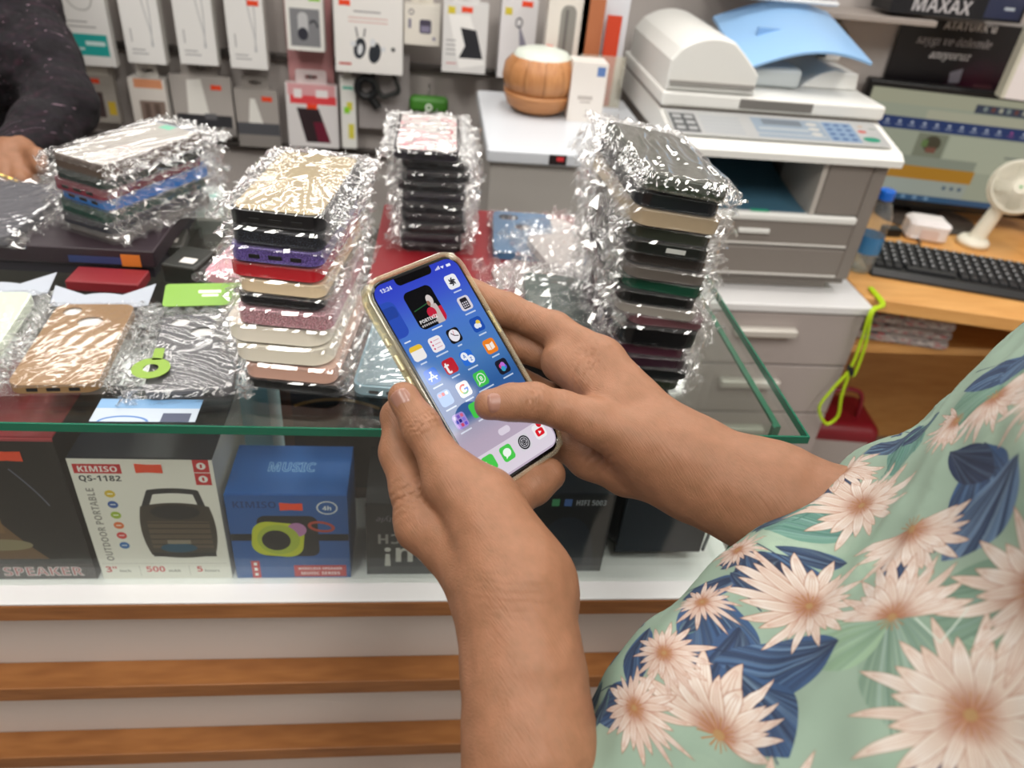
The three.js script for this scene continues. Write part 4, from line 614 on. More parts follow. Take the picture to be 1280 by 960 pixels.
{
  const fp = onY(1214, 306, 0.745);
  const o = thing('desk_fan', 'small white hand fan standing on the desk', 'fan', [fp.x, 0.745, fp.z], -0.25);
  const w = M(0xe6e2d2, 0.35);
  part(o, 'base', lathe([[0, 0], [0.035, 0], [0.036, 0.012], [0.028, 0.02], [0, 0.022]]), w); part(o, 'handle', new THREE.CylinderGeometry(0.015, 0.019, 0.085, 24).translate(0, 0.058, 0).rotateZ(-0.22), w);
  const h = new THREE.Group(); h.name = 'fan_head'; h.position.set(0.036, 0.150, 0.012); h.rotation.set(-0.35, -0.25, 0); o.add(h);
  const bars = []; for (let k = 0; k < 48; k++) { const a = k / 48 * Math.PI * 2; bars.push(bar(V(0.014 * Math.cos(a), 0.014 * Math.sin(a), 0.018), V(0.054 * Math.cos(a), 0.054 * Math.sin(a), 0.012), 0.0011, 5), bar(V(0.054 * Math.cos(a), 0.054 * Math.sin(a), 0.012), V(0.058 * Math.cos(a), 0.058 * Math.sin(a), -0.012), 0.0016, 5)); }
  const cage = part(h, 'cage', merge([...bars, new THREE.TorusGeometry(0.0545, 0.002, 8, 48).translate(0, 0, 0.012), new THREE.TorusGeometry(0.058, 0.0025, 8, 48).translate(0, 0, -0.012), new THREE.CylinderGeometry(0.015, 0.015, 0.004, 24).rotateX(Math.PI / 2).translate(0, 0, 0.019)]), w);
  part(cage, 'emblem', new THREE.CylinderGeometry(0.005, 0.005, 0.001, 3).rotateX(Math.PI / 2).translate(0, 0, 0.0216), M(0x5fae6a, 0.4), 'green emblem');
  const bl = []; for (let k = 0; k < 4; k++) bl.push(new THREE.BoxGeometry(0.044, 0.026, 0.0015).rotateX(0.5).translate(0.025, 0, 0).rotateZ(k * Math.PI / 2)); part(h, 'blades', merge(bl), M(0xc9c6b4, 0.4)); part(h, 'back_shell', lathe([[0, -0.022], [0.03, -0.02], [0.058, -0.013], [0.058, -0.010], [0.028, -0.017], [0, -0.018]]).rotateX(Math.PI / 2), w);
  part(o, 'cable', tube([V(0.036, 0.095, -0.01), V(0.09, 0.11, 0), V(0.105, 0.07, 0), V(0.11, 0.02, 0.02), V(0.13, 0.004, 0.05)], 0.003), w);
}
{
  const bp = onY(1071, 338, 0.745);
  const o = thing('water_bottle', 'clear plastic water bottle with bright blue cap', 'bottle', [bp.x + 0.005, 0.745, bp.z - 0.005]);
  part(o, 'bottle', lathe([[0, 0.003], [0.022, 0], [0.027, 0.006], [0.027, 0.03], [0.0255, 0.034], [0.027, 0.04], [0.027, 0.09], [0.0255, 0.094], [0.028, 0.105], [0.027, 0.122], [0.018, 0.146], [0.013, 0.152], [0.013, 0.16]], 36), M(0xf4f8fa, 0.06, { transmission: 0.94, thickness: 0, ior: 1.5 }));
  part(o, 'cap', lathe([[0.0, 0.176], [0.014, 0.176], [0.0155, 0.174], [0.0155, 0.157], [0.0135, 0.157]], 24), M(0x1767d0, 0.35), 'bright blue cap'); part(o, 'label', lathe([[0.0275, 0.045], [0.0275, 0.082]], 36), M(0x3f88c0, 0.4, { transmission: 0.3, thickness: 0 }), 'blue wrap label'); part(o, 'water', lathe([[0, 0.004], [0.0262, 0.006], [0.0262, 0.03], [0.0246, 0.034], [0.0262, 0.04], [0.0262, 0.05], [0, 0.05]], 30), M(0xeaf3f6, 0.05, { transmission: 0.9, thickness: 0, ior: 1.33 }));
  const tp = onY(1157, 302, 0.745);
  const t = thing('tissue_packet', 'white crumpled tissue packet on the desk', 'tissues', [tp.x, 0.745, tp.z - 0.02], -0.3);
  const tg = new RoundedBoxGeometry(0.085, 0.05, 0.06, 8, 0.012), q = tg.attributes.position; for (let i = 0; i < q.count; i++) { const x = q.getX(i), y = q.getY(i), z = q.getZ(i); const n = 0.006 * noise3(x * 30, y * 30, z * 30); q.setXYZ(i, x + n, Math.max(-0.025, y + 0.8 * n), z + n); } tg.computeVertexNormals();
  part(t, 'packet', tg.translate(0, 0.0255, 0), M(0xe9e4e4, 0.5)); part(t, 'print', box(0.04, 0.026, 0.0008, 0.004, 0.01, 0.031), M(0xd9c4bc, 0.6), 'faint printed panel');
  const ad = thing('power_adapter', 'small black adapter with cable behind the keyboard', 'adapter', [tp.x - 0.075, 0.745, tp.z - 0.03]);
  part(ad, 'brick', box(0.04, 0.02, 0.03, 0, 0, 0, 0.003), BLACK); part(ad, 'cable', tube([V(0.02, 0.008, 0), V(0.05, 0.006, 0.03), V(0.04, 0.004, 0.06), V(-0.01, 0.004, 0.05)], 0.0025), BLACK); part(ad, 'plug', bar(V(-0.01, 0.005, 0.05), V(-0.002, 0.005, 0.056), 0.004), METAL);
  const ob = thing('orange_box', 'orange carton at the edge of the monitor', 'box', [1.52, 0.745, -1.6], -0.2); part(ob, 'carton', box(0.1, 0.11, 0.06), M(0xe07a18, 0.45)); part(ob, 'lid_flap', box(0.098, 0.001, 0.058, 0, 0.11), M(0xe07a18, 0.45));
}
{ // lime lanyard hanging at the cabinet corner
  const P = (px, py) => onZ(px, py, -1.205);
  const o = thing('lanyard', 'neon lime lanyard hanging from the corner of the drawer cabinet', 'lanyard');
  const pts = [V(0.895, 0.750, -1.30), V(0.888, 0.7475, -1.235), P(1089, 388), P(1076, 428), P(1062, 462), P(1040, 487), P(1024, 510), P(1034, 530), P(1046, 522), P(1052, 495), P(1063, 462)];
  part(o, 'cord', tube(pts, 0.0032, 90, 8), M(0xb4d414, 0.45, { emissive: 0x000000 })); part(o, 'cord', tube([V(0.9, 0.750, -1.30), V(0.894, 0.7475, -1.235), P(1091, 390), P(1082, 430), P(1066, 470), P(1063, 462)], 0.0032, 60, 8), M(0xb4d414, 0.45)); part(o, 'clip', bar(P(1062, 458), P(1064, 468), 0.006), DARK);
}
// ---------------------------------------------------------------- poster wall on the right
{
  const a = onZ(1138, 22, WALLZ + 0.012), b = onZ(1100, 95, WALLZ + 0.012);
  const x0 = (a.x + b.x) / 2, y1 = a.y, w = 0.55, h = 0.34;
  const o = thing('poster', 'black memorial poster with white handwriting on the wall', 'poster', [x0 + w / 2, y1 - h, WALLZ + 0.008]);
  part(o, 'print', new THREE.BoxGeometry(w, h, 0.004).translate(0, h / 2, 0), [BLACK, BLACK, BLACK, BLACK, printed(1024, 640, (g, W, H) => {
    g.fillStyle = '#100d12'; g.fillRect(0, 0, W, H); const R = rng(2); for (let i = 0; i < 60; i++) { g.fillStyle = `rgba(${60 + R() * 40},${28},${40},0.05)`; g.beginPath(); g.arc(330 + R() * 220, 170 + R() * 120, 30 + R() * 50, 0, 7); g.fill(); }
    txt(g, "ATATÜRK'ü", 185, 16, 46, '#cfcbc8', 'bold', 'left'); g.font = 'italic 44px serif'; g.fillStyle = '#b8b2b2'; g.fillText('saygı ve özlemle', 85, 78); g.fillStyle = '#e4e0de'; g.fillText('anıyoruz', 165, 132);
    g.fillStyle = '#8d8a96'; g.beginPath(); g.moveTo(290, 200); g.lineTo(345, 180); g.lineTo(350, 240); g.lineTo(300, 244); g.fill(); g.fillStyle = '#58343c'; g.fillRect(420, 240, 90, 60);
    g.fillStyle = '#e9e6e4'; g.beginPath(); g.moveTo(600, 0); g.lineTo(660, 0); g.quadraticCurveTo(610, 60, 565, 160); g.quadraticCurveTo(580, 60, 600, 0); g.fill();
  }, 0.35), BLACK]); for (const [cx, cy] of [[-w / 2 + 0.012, 0.012], [-w / 2 + 0.012, h - 0.012]]) part(o, 'corner_pin', new THREE.CylinderGeometry(0.004, 0.004, 0.004, 12).rotateX(Math.PI / 2).translate(cx, cy, 0.003), DARK);
  const sh = thing('wall_shelf', 'narrow grey wall shelf above the printer', 'shelf', [0, 0, 0]); const sy = onZ(1050, 16, -1.66).y;
  part(sh, 'board', span(0.78, 1.06, sy - 0.012, sy, WALLZ, -1.66, 0.002), M(0x9f9690, 0.4)); part(sh, 'bracket', span(0.8, 0.82, sy - 0.05, sy - 0.012, WALLZ, -1.7), METAL);
  const bxs = thing('dark_box', 'dark box with pale AXAX lettering on the wall shelf', 'box', [1.1, sy + 0.008, -1.67]);
  part(bxs, 'carton', new THREE.BoxGeometry(0.3, 0.09, 0.08).translate(0, 0.045, -0.04), [DARK, DARK, DARK, DARK, printed(512, 160, (g, W, H) => { g.fillStyle = '#14161c'; g.fillRect(0, 0, W, H); txt(g, 'MAXAX', 190, 124, 66, '#b9b7ba', 'bold', 'center'); g.fillStyle = '#2f3550'; g.fillRect(360, 20, 140, 130); g.fillStyle = '#b8c2cc'; g.fillRect(430, 110, 40, 10); }, 0.35), DARK]); part(bxs, 'lid_flap', box(0.296, 0.001, 0.076, 0, 0.09, -0.04), DARK);
  const kb = thing('wire_basket', 'pale wire mesh basket on the wall above the printer', 'basket', [0.68, onZ(930, 14, -1.6).y + 0.025, -1.68]);
  const wires = []; for (let i = 0; i <= 16; i++) wires.push(bar(V(-0.12 + i * 0.015, 0.004, 0.07), V(-0.12 + i * 0.015, 0.06, 0.075), 0.0013, 5), bar(V(-0.12 + i * 0.015, 0.004, -0.06), V(-0.12 + i * 0.015, 0.004, 0.07), 0.0013, 5)); for (let j = 0; j < 6; j++) wires.push(bar(V(-0.12, 0.004 + j * 0.011, 0.07 + j * 0.001), V(0.12, 0.004 + j * 0.011, 0.07 + j * 0.001), 0.0013, 5)); part(kb, 'mesh', merge(wires), M(0xc9c9cc, 0.4)); part(kb, 'rim', merge([bar(V(-0.125, 0.0, 0.072), V(0.125, 0.0, 0.072), 0.004), bar(V(-0.125, 0.063, 0.077), V(0.125, 0.063, 0.077), 0.004)]), M(0xdcdcdc, 0.4)); part(kb, 'paper_stack', box(0.2, 0.05, 0.1, 0, 0.006, 0), M(0xb9b9c0, 0.6));
  const cab = thing('cable', 'thin dark cable hanging on the wall behind the blue tray', 'cable'); part(cab, 'lead', tube([onZ(1046, 12, WALLZ + 0.01), onZ(1052, 30, WALLZ + 0.012), onZ(1060, 45, WALLZ + 0.01), onZ(1062, 70, WALLZ + 0.012)], 0.0025), M(0x6d6a60, 0.5)); part(cab, 'socket', new THREE.BoxGeometry(0.03, 0.02, 0.015).translate(...onZ(1042, 32, WALLZ + 0.01).toArray()), M(0x7c7872, 0.5));
  const wb = thing('paper_bag', 'white paper bag with twisted handle hanging beside the monitor', 'bag', onZ(1262, 122, -1.6).toArray(), -0.25);
  part(wb, 'bag_body', new THREE.BoxGeometry(0.16, 0.16, 0.03).translate(0.06, 0.08, 0), M(0xe4dede, 0.5)); part(wb, 'gusset', new THREE.BoxGeometry(0.008, 0.17, 0.034).translate(-0.022, 0.085, 0), M(0xcac8b8, 0.5)); part(wb, 'bag_handle', tube([V(-0.01, 0.16, 0.01), V(0, 0.2, 0.012), V(0.06, 0.21, 0.012), V(0.09, 0.16, 0.01)], 0.006), M(0xe8e4e0, 0.5));
}

// ---------------------------------------------------------------- the held phone
const PH = { c: V(0.030, 1.131, -0.401), x: V(0.762, 0.054, -0.645).normalize(), y: V(-0.515, 0.653, -0.555) };
PH.y.addScaledVector(PH.x, -PH.x.dot(PH.y)).normalize(); PH.n = V(0, 0, 0).crossVectors(PH.x, PH.y);
const PW = 0.0715, PL = 0.1467;
{
  const o = thing('smartphone', 'smartphone in a clear case showing its home screen, held in both hands', 'phone');
  o.position.copy(PH.c); o.quaternion.setFromRotationMatrix(new THREE.Matrix4().makeBasis(PH.x, PH.y, PH.n));
  part(o, 'body', extr(rr(PW, PL, 0.0115), 0.0077, 0.0009, 12).translate(0, 0, -0.0078), M(0x08080a, 0.18));
  const W = 640, H = 1306;
  const tex = canvasTex(W, H, (g) => {
    const q = g.createLinearGradient(0, 0, 0, H); [[0, '#2f3fc4'], [0.1, '#3a50cc'], [0.25, '#4a78cf'], [0.45, '#4d7fbe'], [0.6, '#2f5f9e'], [0.68, '#3a5f98'], [0.73, '#a8a2b8'], [0.8, '#b9a9bd'], [1, '#c4b4c6']].forEach(([a, c]) => q.addColorStop(a, c)); g.fillStyle = q; g.fillRect(0, 0, W, H);
    const X = (u) => (u - 0.028) / 0.944 * W, Y = (v) => (v - 0.016) / 0.968 * H, S = 92;
    g.fillStyle = '#050507'; g.beginPath(); g.roundRect(X(0.285), -40, X(0.685) - X(0.285), 40 + 50, 30); g.fill();
    txt(g, '13:24', X(0.165), Y(0.046), 34, '#eef0ff', 'bold', 'center'); g.fillStyle = '#eef0ff'; for (let i = 0; i < 4; i++) g.fillRect(X(0.72) + i * 10, Y(0.05) - 8 - i * 5, 7, 8 + i * 5); g.beginPath(); g.moveTo(X(0.805) - 15, Y(0.04)); g.lineTo(X(0.805) + 15, Y(0.04)); g.lineTo(X(0.805), Y(0.053)); g.fill(); g.fillRect(X(0.85), Y(0.04), 34, 17); g.clearRect;
    const icon = (u, v, c, s = S) => { g.fillStyle = c; g.beginPath(); g.roundRect(X(u) - s / 2, Y(v) - s / 2, s, s, 21); g.fill(); return [X(u), Y(v)]; };
    const cap = (u, v, w = 62) => { g.fillStyle = 'rgba(230,236,250,.8)'; g.fillRect(X(u) - w / 2, Y(v) + 62, w, 9); };
    g.fillStyle = '#2c4fb8'; g.beginPath(); g.roundRect(-40, Y(0.095), X(0.165) + 40, Y(0.262) - Y(0.095), 44); g.fill(); g.fillStyle = '#24449f'; g.beginPath(); g.roundRect(-40, Y(0.12), X(0.155) + 40, 70, 20); g.fill(); g.fillStyle = '#e6ecfa'; g.fillRect(20, Y(0.283), 46, 8);
    { const x = X(0.275), y = Y(0.09), w = X(0.585) - x, h = Y(0.27) - y; g.save(); g.beginPath(); g.roundRect(x, y, w, h, 40); g.clip(); g.fillStyle = '#08090c'; g.fillRect(x, y, w, h); g.strokeStyle = '#2a5a34'; g.lineWidth = 7; g.beginPath(); g.moveTo(x + 20, y + h * 0.5); g.lineTo(x + w * 0.7, y + h * 0.42); g.stroke(); g.fillStyle = '#d9cfcb'; g.beginPath(); g.ellipse(x + w * 0.74, y + h * 0.38, 24, 34, 0, 0, 7); g.fill(); g.fillStyle = '#c9bcb8'; g.beginPath(); g.moveTo(x + w * 0.66, y + h * 0.5); g.lineTo(x + w * 0.86, y + h * 0.5); g.lineTo(x + w, y + h); g.lineTo(x + w * 0.62, y + h); g.fill(); g.fillStyle = '#c3203c'; g.beginPath(); g.ellipse(x + w * 0.6, y + h * 0.68, 32, 34, 0, 0, 7); g.fill(); g.fillRect(x + w * 0.88, y + h * 0.6, 40, h); g.fillStyle = '#9c6a55'; g.beginPath(); g.ellipse(x + w * 0.66, y + h * 0.45, 12, 17, 0, 0, 7); g.fill(); txt(g, 'PORTEKİZ', x + 14, y + h * 0.8, 29, '#f4f0f0', 'bold'); g.fillStyle = '#bdb8b8'; for (let i = 0; i < 9; i++) g.fillRect(x + 16 + i * 15, y + h * 0.88, 11, 13); g.restore(); g.fillStyle = '#dfe6f6'; g.fillRect(x + w * 0.3, y + h + 14, 80, 8); }
    let p = icon(0.82, 0.123, '#f3f3f6'); g.strokeStyle = '#1c1c22'; g.lineWidth = 6; for (let i = 0; i < 6; i++) { g.save(); g.translate(...p); g.rotate(i * Math.PI / 3); g.beginPath(); g.arc(0, -13, 17, 0.2, 3.6); g.stroke(); g.restore(); } cap(0.82, 0.123);
    p = icon(0.825, 0.235, '#dcd6e0'); g.fillStyle = '#26232a'; g.beginPath(); g.roundRect(p[0] - 27, p[1] - 35, 54, 70, 9); g.fill(); g.fillStyle = '#dcd6e0'; for (let i = 0; i < 9; i++) g.fillRect(p[0] - 20 + (i % 3) * 15, p[1] - 10 + Math.floor(i / 3) * 14, 9, 9); cap(0.825, 0.235, 84);
    p = icon(0.825, 0.344, '#1d4fb0'); g.fillStyle = '#e9c64a'; g.beginPath(); g.arc(p[0] + 12, p[1] - 8, 17, 0, 7); g.fill(); g.fillStyle = '#e8eefa'; g.beginPath(); g.arc(p[0] - 10, p[1] + 8, 17, 0, 7); g.arc(p[0] + 12, p[1] + 12, 14, 0, 7); g.fill(); cap(0.825, 0.344);
    p = icon(0.83, 0.457, '#f08326'); g.fillStyle = '#fbeee2'; g.beginPath(); g.moveTo(p[0], p[1] - 14); g.lineTo(p[0] - 29, p[1] - 22); g.lineTo(p[0] - 29, p[1] + 18); g.lineTo(p[0], p[1] + 25); g.lineTo(p[0] + 29, p[1] + 18); g.lineTo(p[0] + 29, p[1] - 22); g.fill(); g.fillStyle = '#f08326'; g.fillRect(p[0] - 2, p[1] - 14, 4, 38); cap(0.83, 0.457);
    p = icon(0.838, 0.563, '#171a2c'); [['#d8447e', -10, -4], ['#5a6ae0', 10, 6], ['#c070d8', 4, -10], ['#3aa0c8', -4, 14]].forEach(([c, x, y]) => { g.fillStyle = c; g.beginPath(); g.arc(p[0] + x, p[1] + y, 17, 0, 7); g.fill(); }); cap(0.838, 0.563, 84);
    p = icon(0.128, 0.346, '#f4f0ee'); g.save(); g.beginPath(); g.roundRect(p[0] - S / 2, p[1] - S / 2, S, S, 21); g.clip(); g.fillStyle = '#edc23a'; g.fillRect(p[0] - S / 2, p[1] - S / 2, S, 29); g.restore(); cap(0.128, 0.346, 46);
    p = icon(0.337, 0.345, '#f4eef2'); g.strokeStyle = '#d9aebb'; g.lineWidth = 5; for (let i = -1; i < 2; i++) { g.fillStyle = '#d0406a'; g.beginPath(); g.arc(p[0] - 26, p[1] + i * 23, 6, 0, 7); g.fill(); g.beginPath(); g.moveTo(p[0] - 10, p[1] + i * 23); g.lineTo(p[0] + 32, p[1] + i * 23); g.stroke(); } cap(0.337, 0.345, 92);
    p = icon(0.545, 0.345, '#131318'); g.fillStyle = '#f3eef4'; g.beginPath(); g.arc(...p, 38, 0, 7); g.fill(); g.strokeStyle = '#26242c'; g.lineWidth = 5; g.beginPath(); g.moveTo(p[0] - 16, p[1] - 20); g.lineTo(...p); g.lineTo(p[0] + 28, p[1] + 10); g.stroke(); g.strokeStyle = '#d04a50'; g.lineWidth = 3; g.beginPath(); g.moveTo(...p); g.lineTo(p[0] + 6, p[1] - 30); g.stroke(); cap(0.545, 0.345, 34);
    p = icon(0.136, 0.46, '#1f74e6'); g.strokeStyle = '#eef4ff'; g.lineWidth = 8; g.lineCap = 'round'; g.beginPath(); g.moveTo(p[0] - 20, p[1] + 25); g.lineTo(p[0] + 5, p[1] - 25); g.moveTo(p[0] - 5, p[1] - 25); g.lineTo(p[0] + 20, p[1] + 25); g.moveTo(p[0] - 30, p[1] + 9); g.lineTo(p[0] + 30, p[1] + 9); g.stroke(); g.lineCap = 'butt'; cap(0.136, 0.46, 74);
    p = icon(0.345, 0.456, '#c01a2c'); txt(g, 't', p[0] - 22, p[1] + 4, 100, '#f6f0f0', 'bold', 'center'); cap(0.345, 0.456);
    p = icon(0.548, 0.457, '#2a6fd8'); g.fillStyle = '#f0f4fc'; g.beginPath(); g.arc(p[0] - 16, p[1] - 14, 25, 0, 7); g.arc(p[0] + 20, p[1] + 16, 25, 0, 7); g.fill(); txt(g, 'A', p[0] - 16, p[1] - 13, 30, '#3a6fc8', 'bold', 'center'); txt(g, 'Z', p[0] + 20, p[1] + 17, 30, '#3a6fc8', 'bold', 'center'); cap(0.548, 0.457, 80);
    p = icon(0.141, 0.568, 'rgba(150,185,235,.85)'); g.fillStyle = '#d84a62'; for (let i = 0; i < 3; i++) { g.fillStyle = ['#e8a0b0', '#d84050', '#e8eef8'][i]; g.beginPath(); g.roundRect(p[0] - 36 + i * 25, p[1] - 36, 20, 20, 5); g.fill(); } cap(0.141, 0.568, 80);
    p = icon(0.35, 0.571, '#f6f6f8'); [['#e0453a', 3.4, 5.4], ['#f0b42c', 2.4, 3.4], ['#3aa455', 0.7, 2.4], ['#3f78e0', -0.1, 0.7]].forEach(([c, a, b]) => { g.strokeStyle = c; g.lineWidth = 11; g.beginPath(); g.arc(...p, 25, a, b); g.stroke(); }); g.fillStyle = '#3f78e0'; g.fillRect(p[0], p[1] - 5, 29, 10); cap(0.35, 0.571, 66);
    p = icon(0.562, 0.565, '#3fc04e'); g.strokeStyle = '#eafaea'; g.lineWidth = 6; g.beginPath(); g.arc(p[0] + 2, p[1] - 2, 28, 2.6, 8.5); g.lineTo(p[0] - 30, p[1] + 28); g.closePath(); g.stroke(); txt(g, 'B', p[0] + 2, p[1], 38, '#eafaea', 'bold', 'center'); cap(0.562, 0.565, 120);
    p = icon(0.159, 0.681, '#a58fd6'); for (let i = 0; i < 9; i++) { g.fillStyle = ['#c9c0ea', '#7a5ac0', '#d8688a', '#4a4ab8', '#2a2a80', '#8a7ae0', '#c49ae8', '#d04a70', '#6a5ad0'][i]; g.beginPath(); g.roundRect(p[0] - 36 + (i % 3) * 26, p[1] - 36 + Math.floor(i / 3) * 26, 20, 20, 5); g.fill(); } cap(0.159, 0.681, 84);
    p = icon(0.36, 0.672, '#46c94e'); txt(g, '✆', ...p, 60, '#f0fff0', 'bold', 'center'); cap(0.36, 0.672, 60);
    g.fillStyle = 'rgba(236,228,240,.75)'; g.beginPath(); g.roundRect(X(0.5) - 46, Y(0.81) - 21, 92, 42, 21); g.fill();
    g.fillStyle = 'rgba(238,230,240,.72)'; g.beginPath(); g.roundRect(10, Y(0.85), W - 20, H - Y(0.85) - 12, 56); g.fill();
    p = icon(0.2, 0.897, '#4ccc50'); g.strokeStyle = '#f2fff2'; g.lineWidth = 13; g.beginPath(); g.arc(p[0] + 12, p[1] - 12, 34, 1.7, 3.3); g.stroke();
    p = icon(0.41, 0.9, '#4ccc50'); g.fillStyle = '#f6fff6'; g.beginPath(); g.ellipse(p[0], p[1] - 3, 30, 25, 0, 0, 7); g.fill(); g.beginPath(); g.moveTo(p[0] - 20, p[1] + 12); g.lineTo(p[0] - 24, p[1] + 30); g.lineTo(p[0] - 2, p[1] + 20); g.fill();
    p = icon(0.622, 0.9, '#d9d7dc'); g.strokeStyle = '#222227'; for (const [r, w] of [[38, 9], [26, 7], [14, 6]]) { g.lineWidth = w; g.beginPath(); g.arc(...p, r, 0, 7); g.stroke(); } g.fillStyle = '#222227'; g.beginPath(); g.arc(...p, 7, 0, 7); g.fill(); for (let i = 0; i < 6; i++) { g.save(); g.translate(...p); g.rotate(i * Math.PI / 3); g.fillRect(-2, -28, 4, 22); g.restore(); }
    p = icon(0.83, 0.893, '#f4f0f2'); g.fillStyle = '#e0202c'; g.beginPath(); g.roundRect(p[0] - 32, p[1] - 15, 64, 44, 12); g.fill(); g.fillStyle = '#fff'; g.beginPath(); g.moveTo(p[0] - 9, p[1] - 4); g.lineTo(p[0] - 9, p[1] + 18); g.lineTo(p[0] + 13, p[1] + 7); g.fill(); g.fillStyle = '#d82030'; g.beginPath(); g.arc(p[0] + 20, p[1] - 40, 21, 0, 7); g.fill();
  });
  const sg = new THREE.ShapeGeometry(rr(PW * 0.944, PL * 0.968, 0.0085), 10), sp = sg.attributes.position, su = sg.attributes.uv;
  for (let i = 0; i < sp.count; i++) su.setXY(i, sp.getX(i) / (PW * 0.944) + 0.5, sp.getY(i) / (PL * 0.968) + 0.5);
  part(o, 'screen', sg.translate(0, 0, 0.0001), new THREE.MeshPhysicalMaterial({ color: 0x050506, roughness: 0.06, specularIntensity: 0.45, emissive: 0xffffff, emissiveMap: tex, emissiveIntensity: 0.92 }), 'lit home screen with rows of app icons');
  const sl = new THREE.RectAreaLight(new THREE.Color(0.5, 0.6, 0.95), 0.35, PW * 0.9, PL * 0.9); sl.position.set(0, 0, 0.002); sl.rotation.y = Math.PI; o.add(sl);
  const CW = PW + 0.0062, CL = PL + 0.0062;
  const ring = rr(CW, CL, 0.0145); ring.holes.push(rrPath(new THREE.Path(), PW + 0.0003, PL + 0.0003, 0.0117));
  const cs = part(o, 'case', extr(ring, 0.0108, 0.0012, 12).translate(0, 0, -0.0098), M(0xf4eed8, 0.08, { transmission: 0.84, thickness: 0, ior: 1.5 }), 'yellowed clear plastic case');
  part(cs, 'case_back', extr(rr(CW - 0.003, CL - 0.003, 0.013), 0.0014, 0.0003).translate(0, 0, -0.0098), CLEAR);
  for (const [x, y, l] of [[-CW / 2 - 0.0006, 0.037, 0.0055], [-CW / 2 - 0.0006, 0.0225, 0.011], [-CW / 2 - 0.0006, 0.0075, 0.011], [CW / 2 + 0.0006, 0.02, 0.017]]) part(cs, 'button', new RoundedBoxGeometry(0.0022, l, 0.0034, 3, 0.001).translate(x, y, -0.0045), M(0xcfc7a6, 0.15, { metalness: 0.3 }));
  for (const [x, y] of [[-1, 1], [1, 1], [-1, -1], [1, -1]]) part(cs, 'bumper_corner', new RoundedBoxGeometry(0.007, 0.007, 0.0112, 3, 0.003).translate(x * (CW / 2 - 0.0056), y * (CL / 2 - 0.0056), -0.0045), CLEAR);
}

// ---------------------------------------------------------------- people
// distance field of tapered bones, meshed with surface nets
function bone(a, b, ra, rb, n, s = 1) { const d = b.clone().sub(a); return { ax: a.x, ay: a.y, az: a.z, dx: d.x, dy: d.y, dz: d.z, l2: 1 / Math.max(1e-9, d.lengthSq()), ra, rb, n, s, cx: (a.x + b.x) / 2, cy: (a.y + b.y) / 2, cz: (a.z + b.z) / 2, R: d.length() / 2 + Math.max(ra, rb) }; }
function boneD(o, x, y, z) {
  let px = x - o.ax, py = y - o.ay, pz = z - o.az; const t = clamp((px * o.dx + py * o.dy + pz * o.dz) * o.l2, 0, 1);
  px -= o.dx * t; py -= o.dy * t; pz -= o.dz * t;
  if (o.n) { const k = (px * o.n.x + py * o.n.y + pz * o.n.z) * (o.s - 1); px += o.n.x * k; py += o.n.y * k; pz += o.n.z * k; }
  return Math.sqrt(px * px + py * py + pz * pz) - (o.ra + (o.rb - o.ra) * t);
}
const smin = (a, b, k) => { const h = Math.max(k - Math.abs(a - b), 0) / k; return Math.min(a, b) - h * h * k * 0.25; };
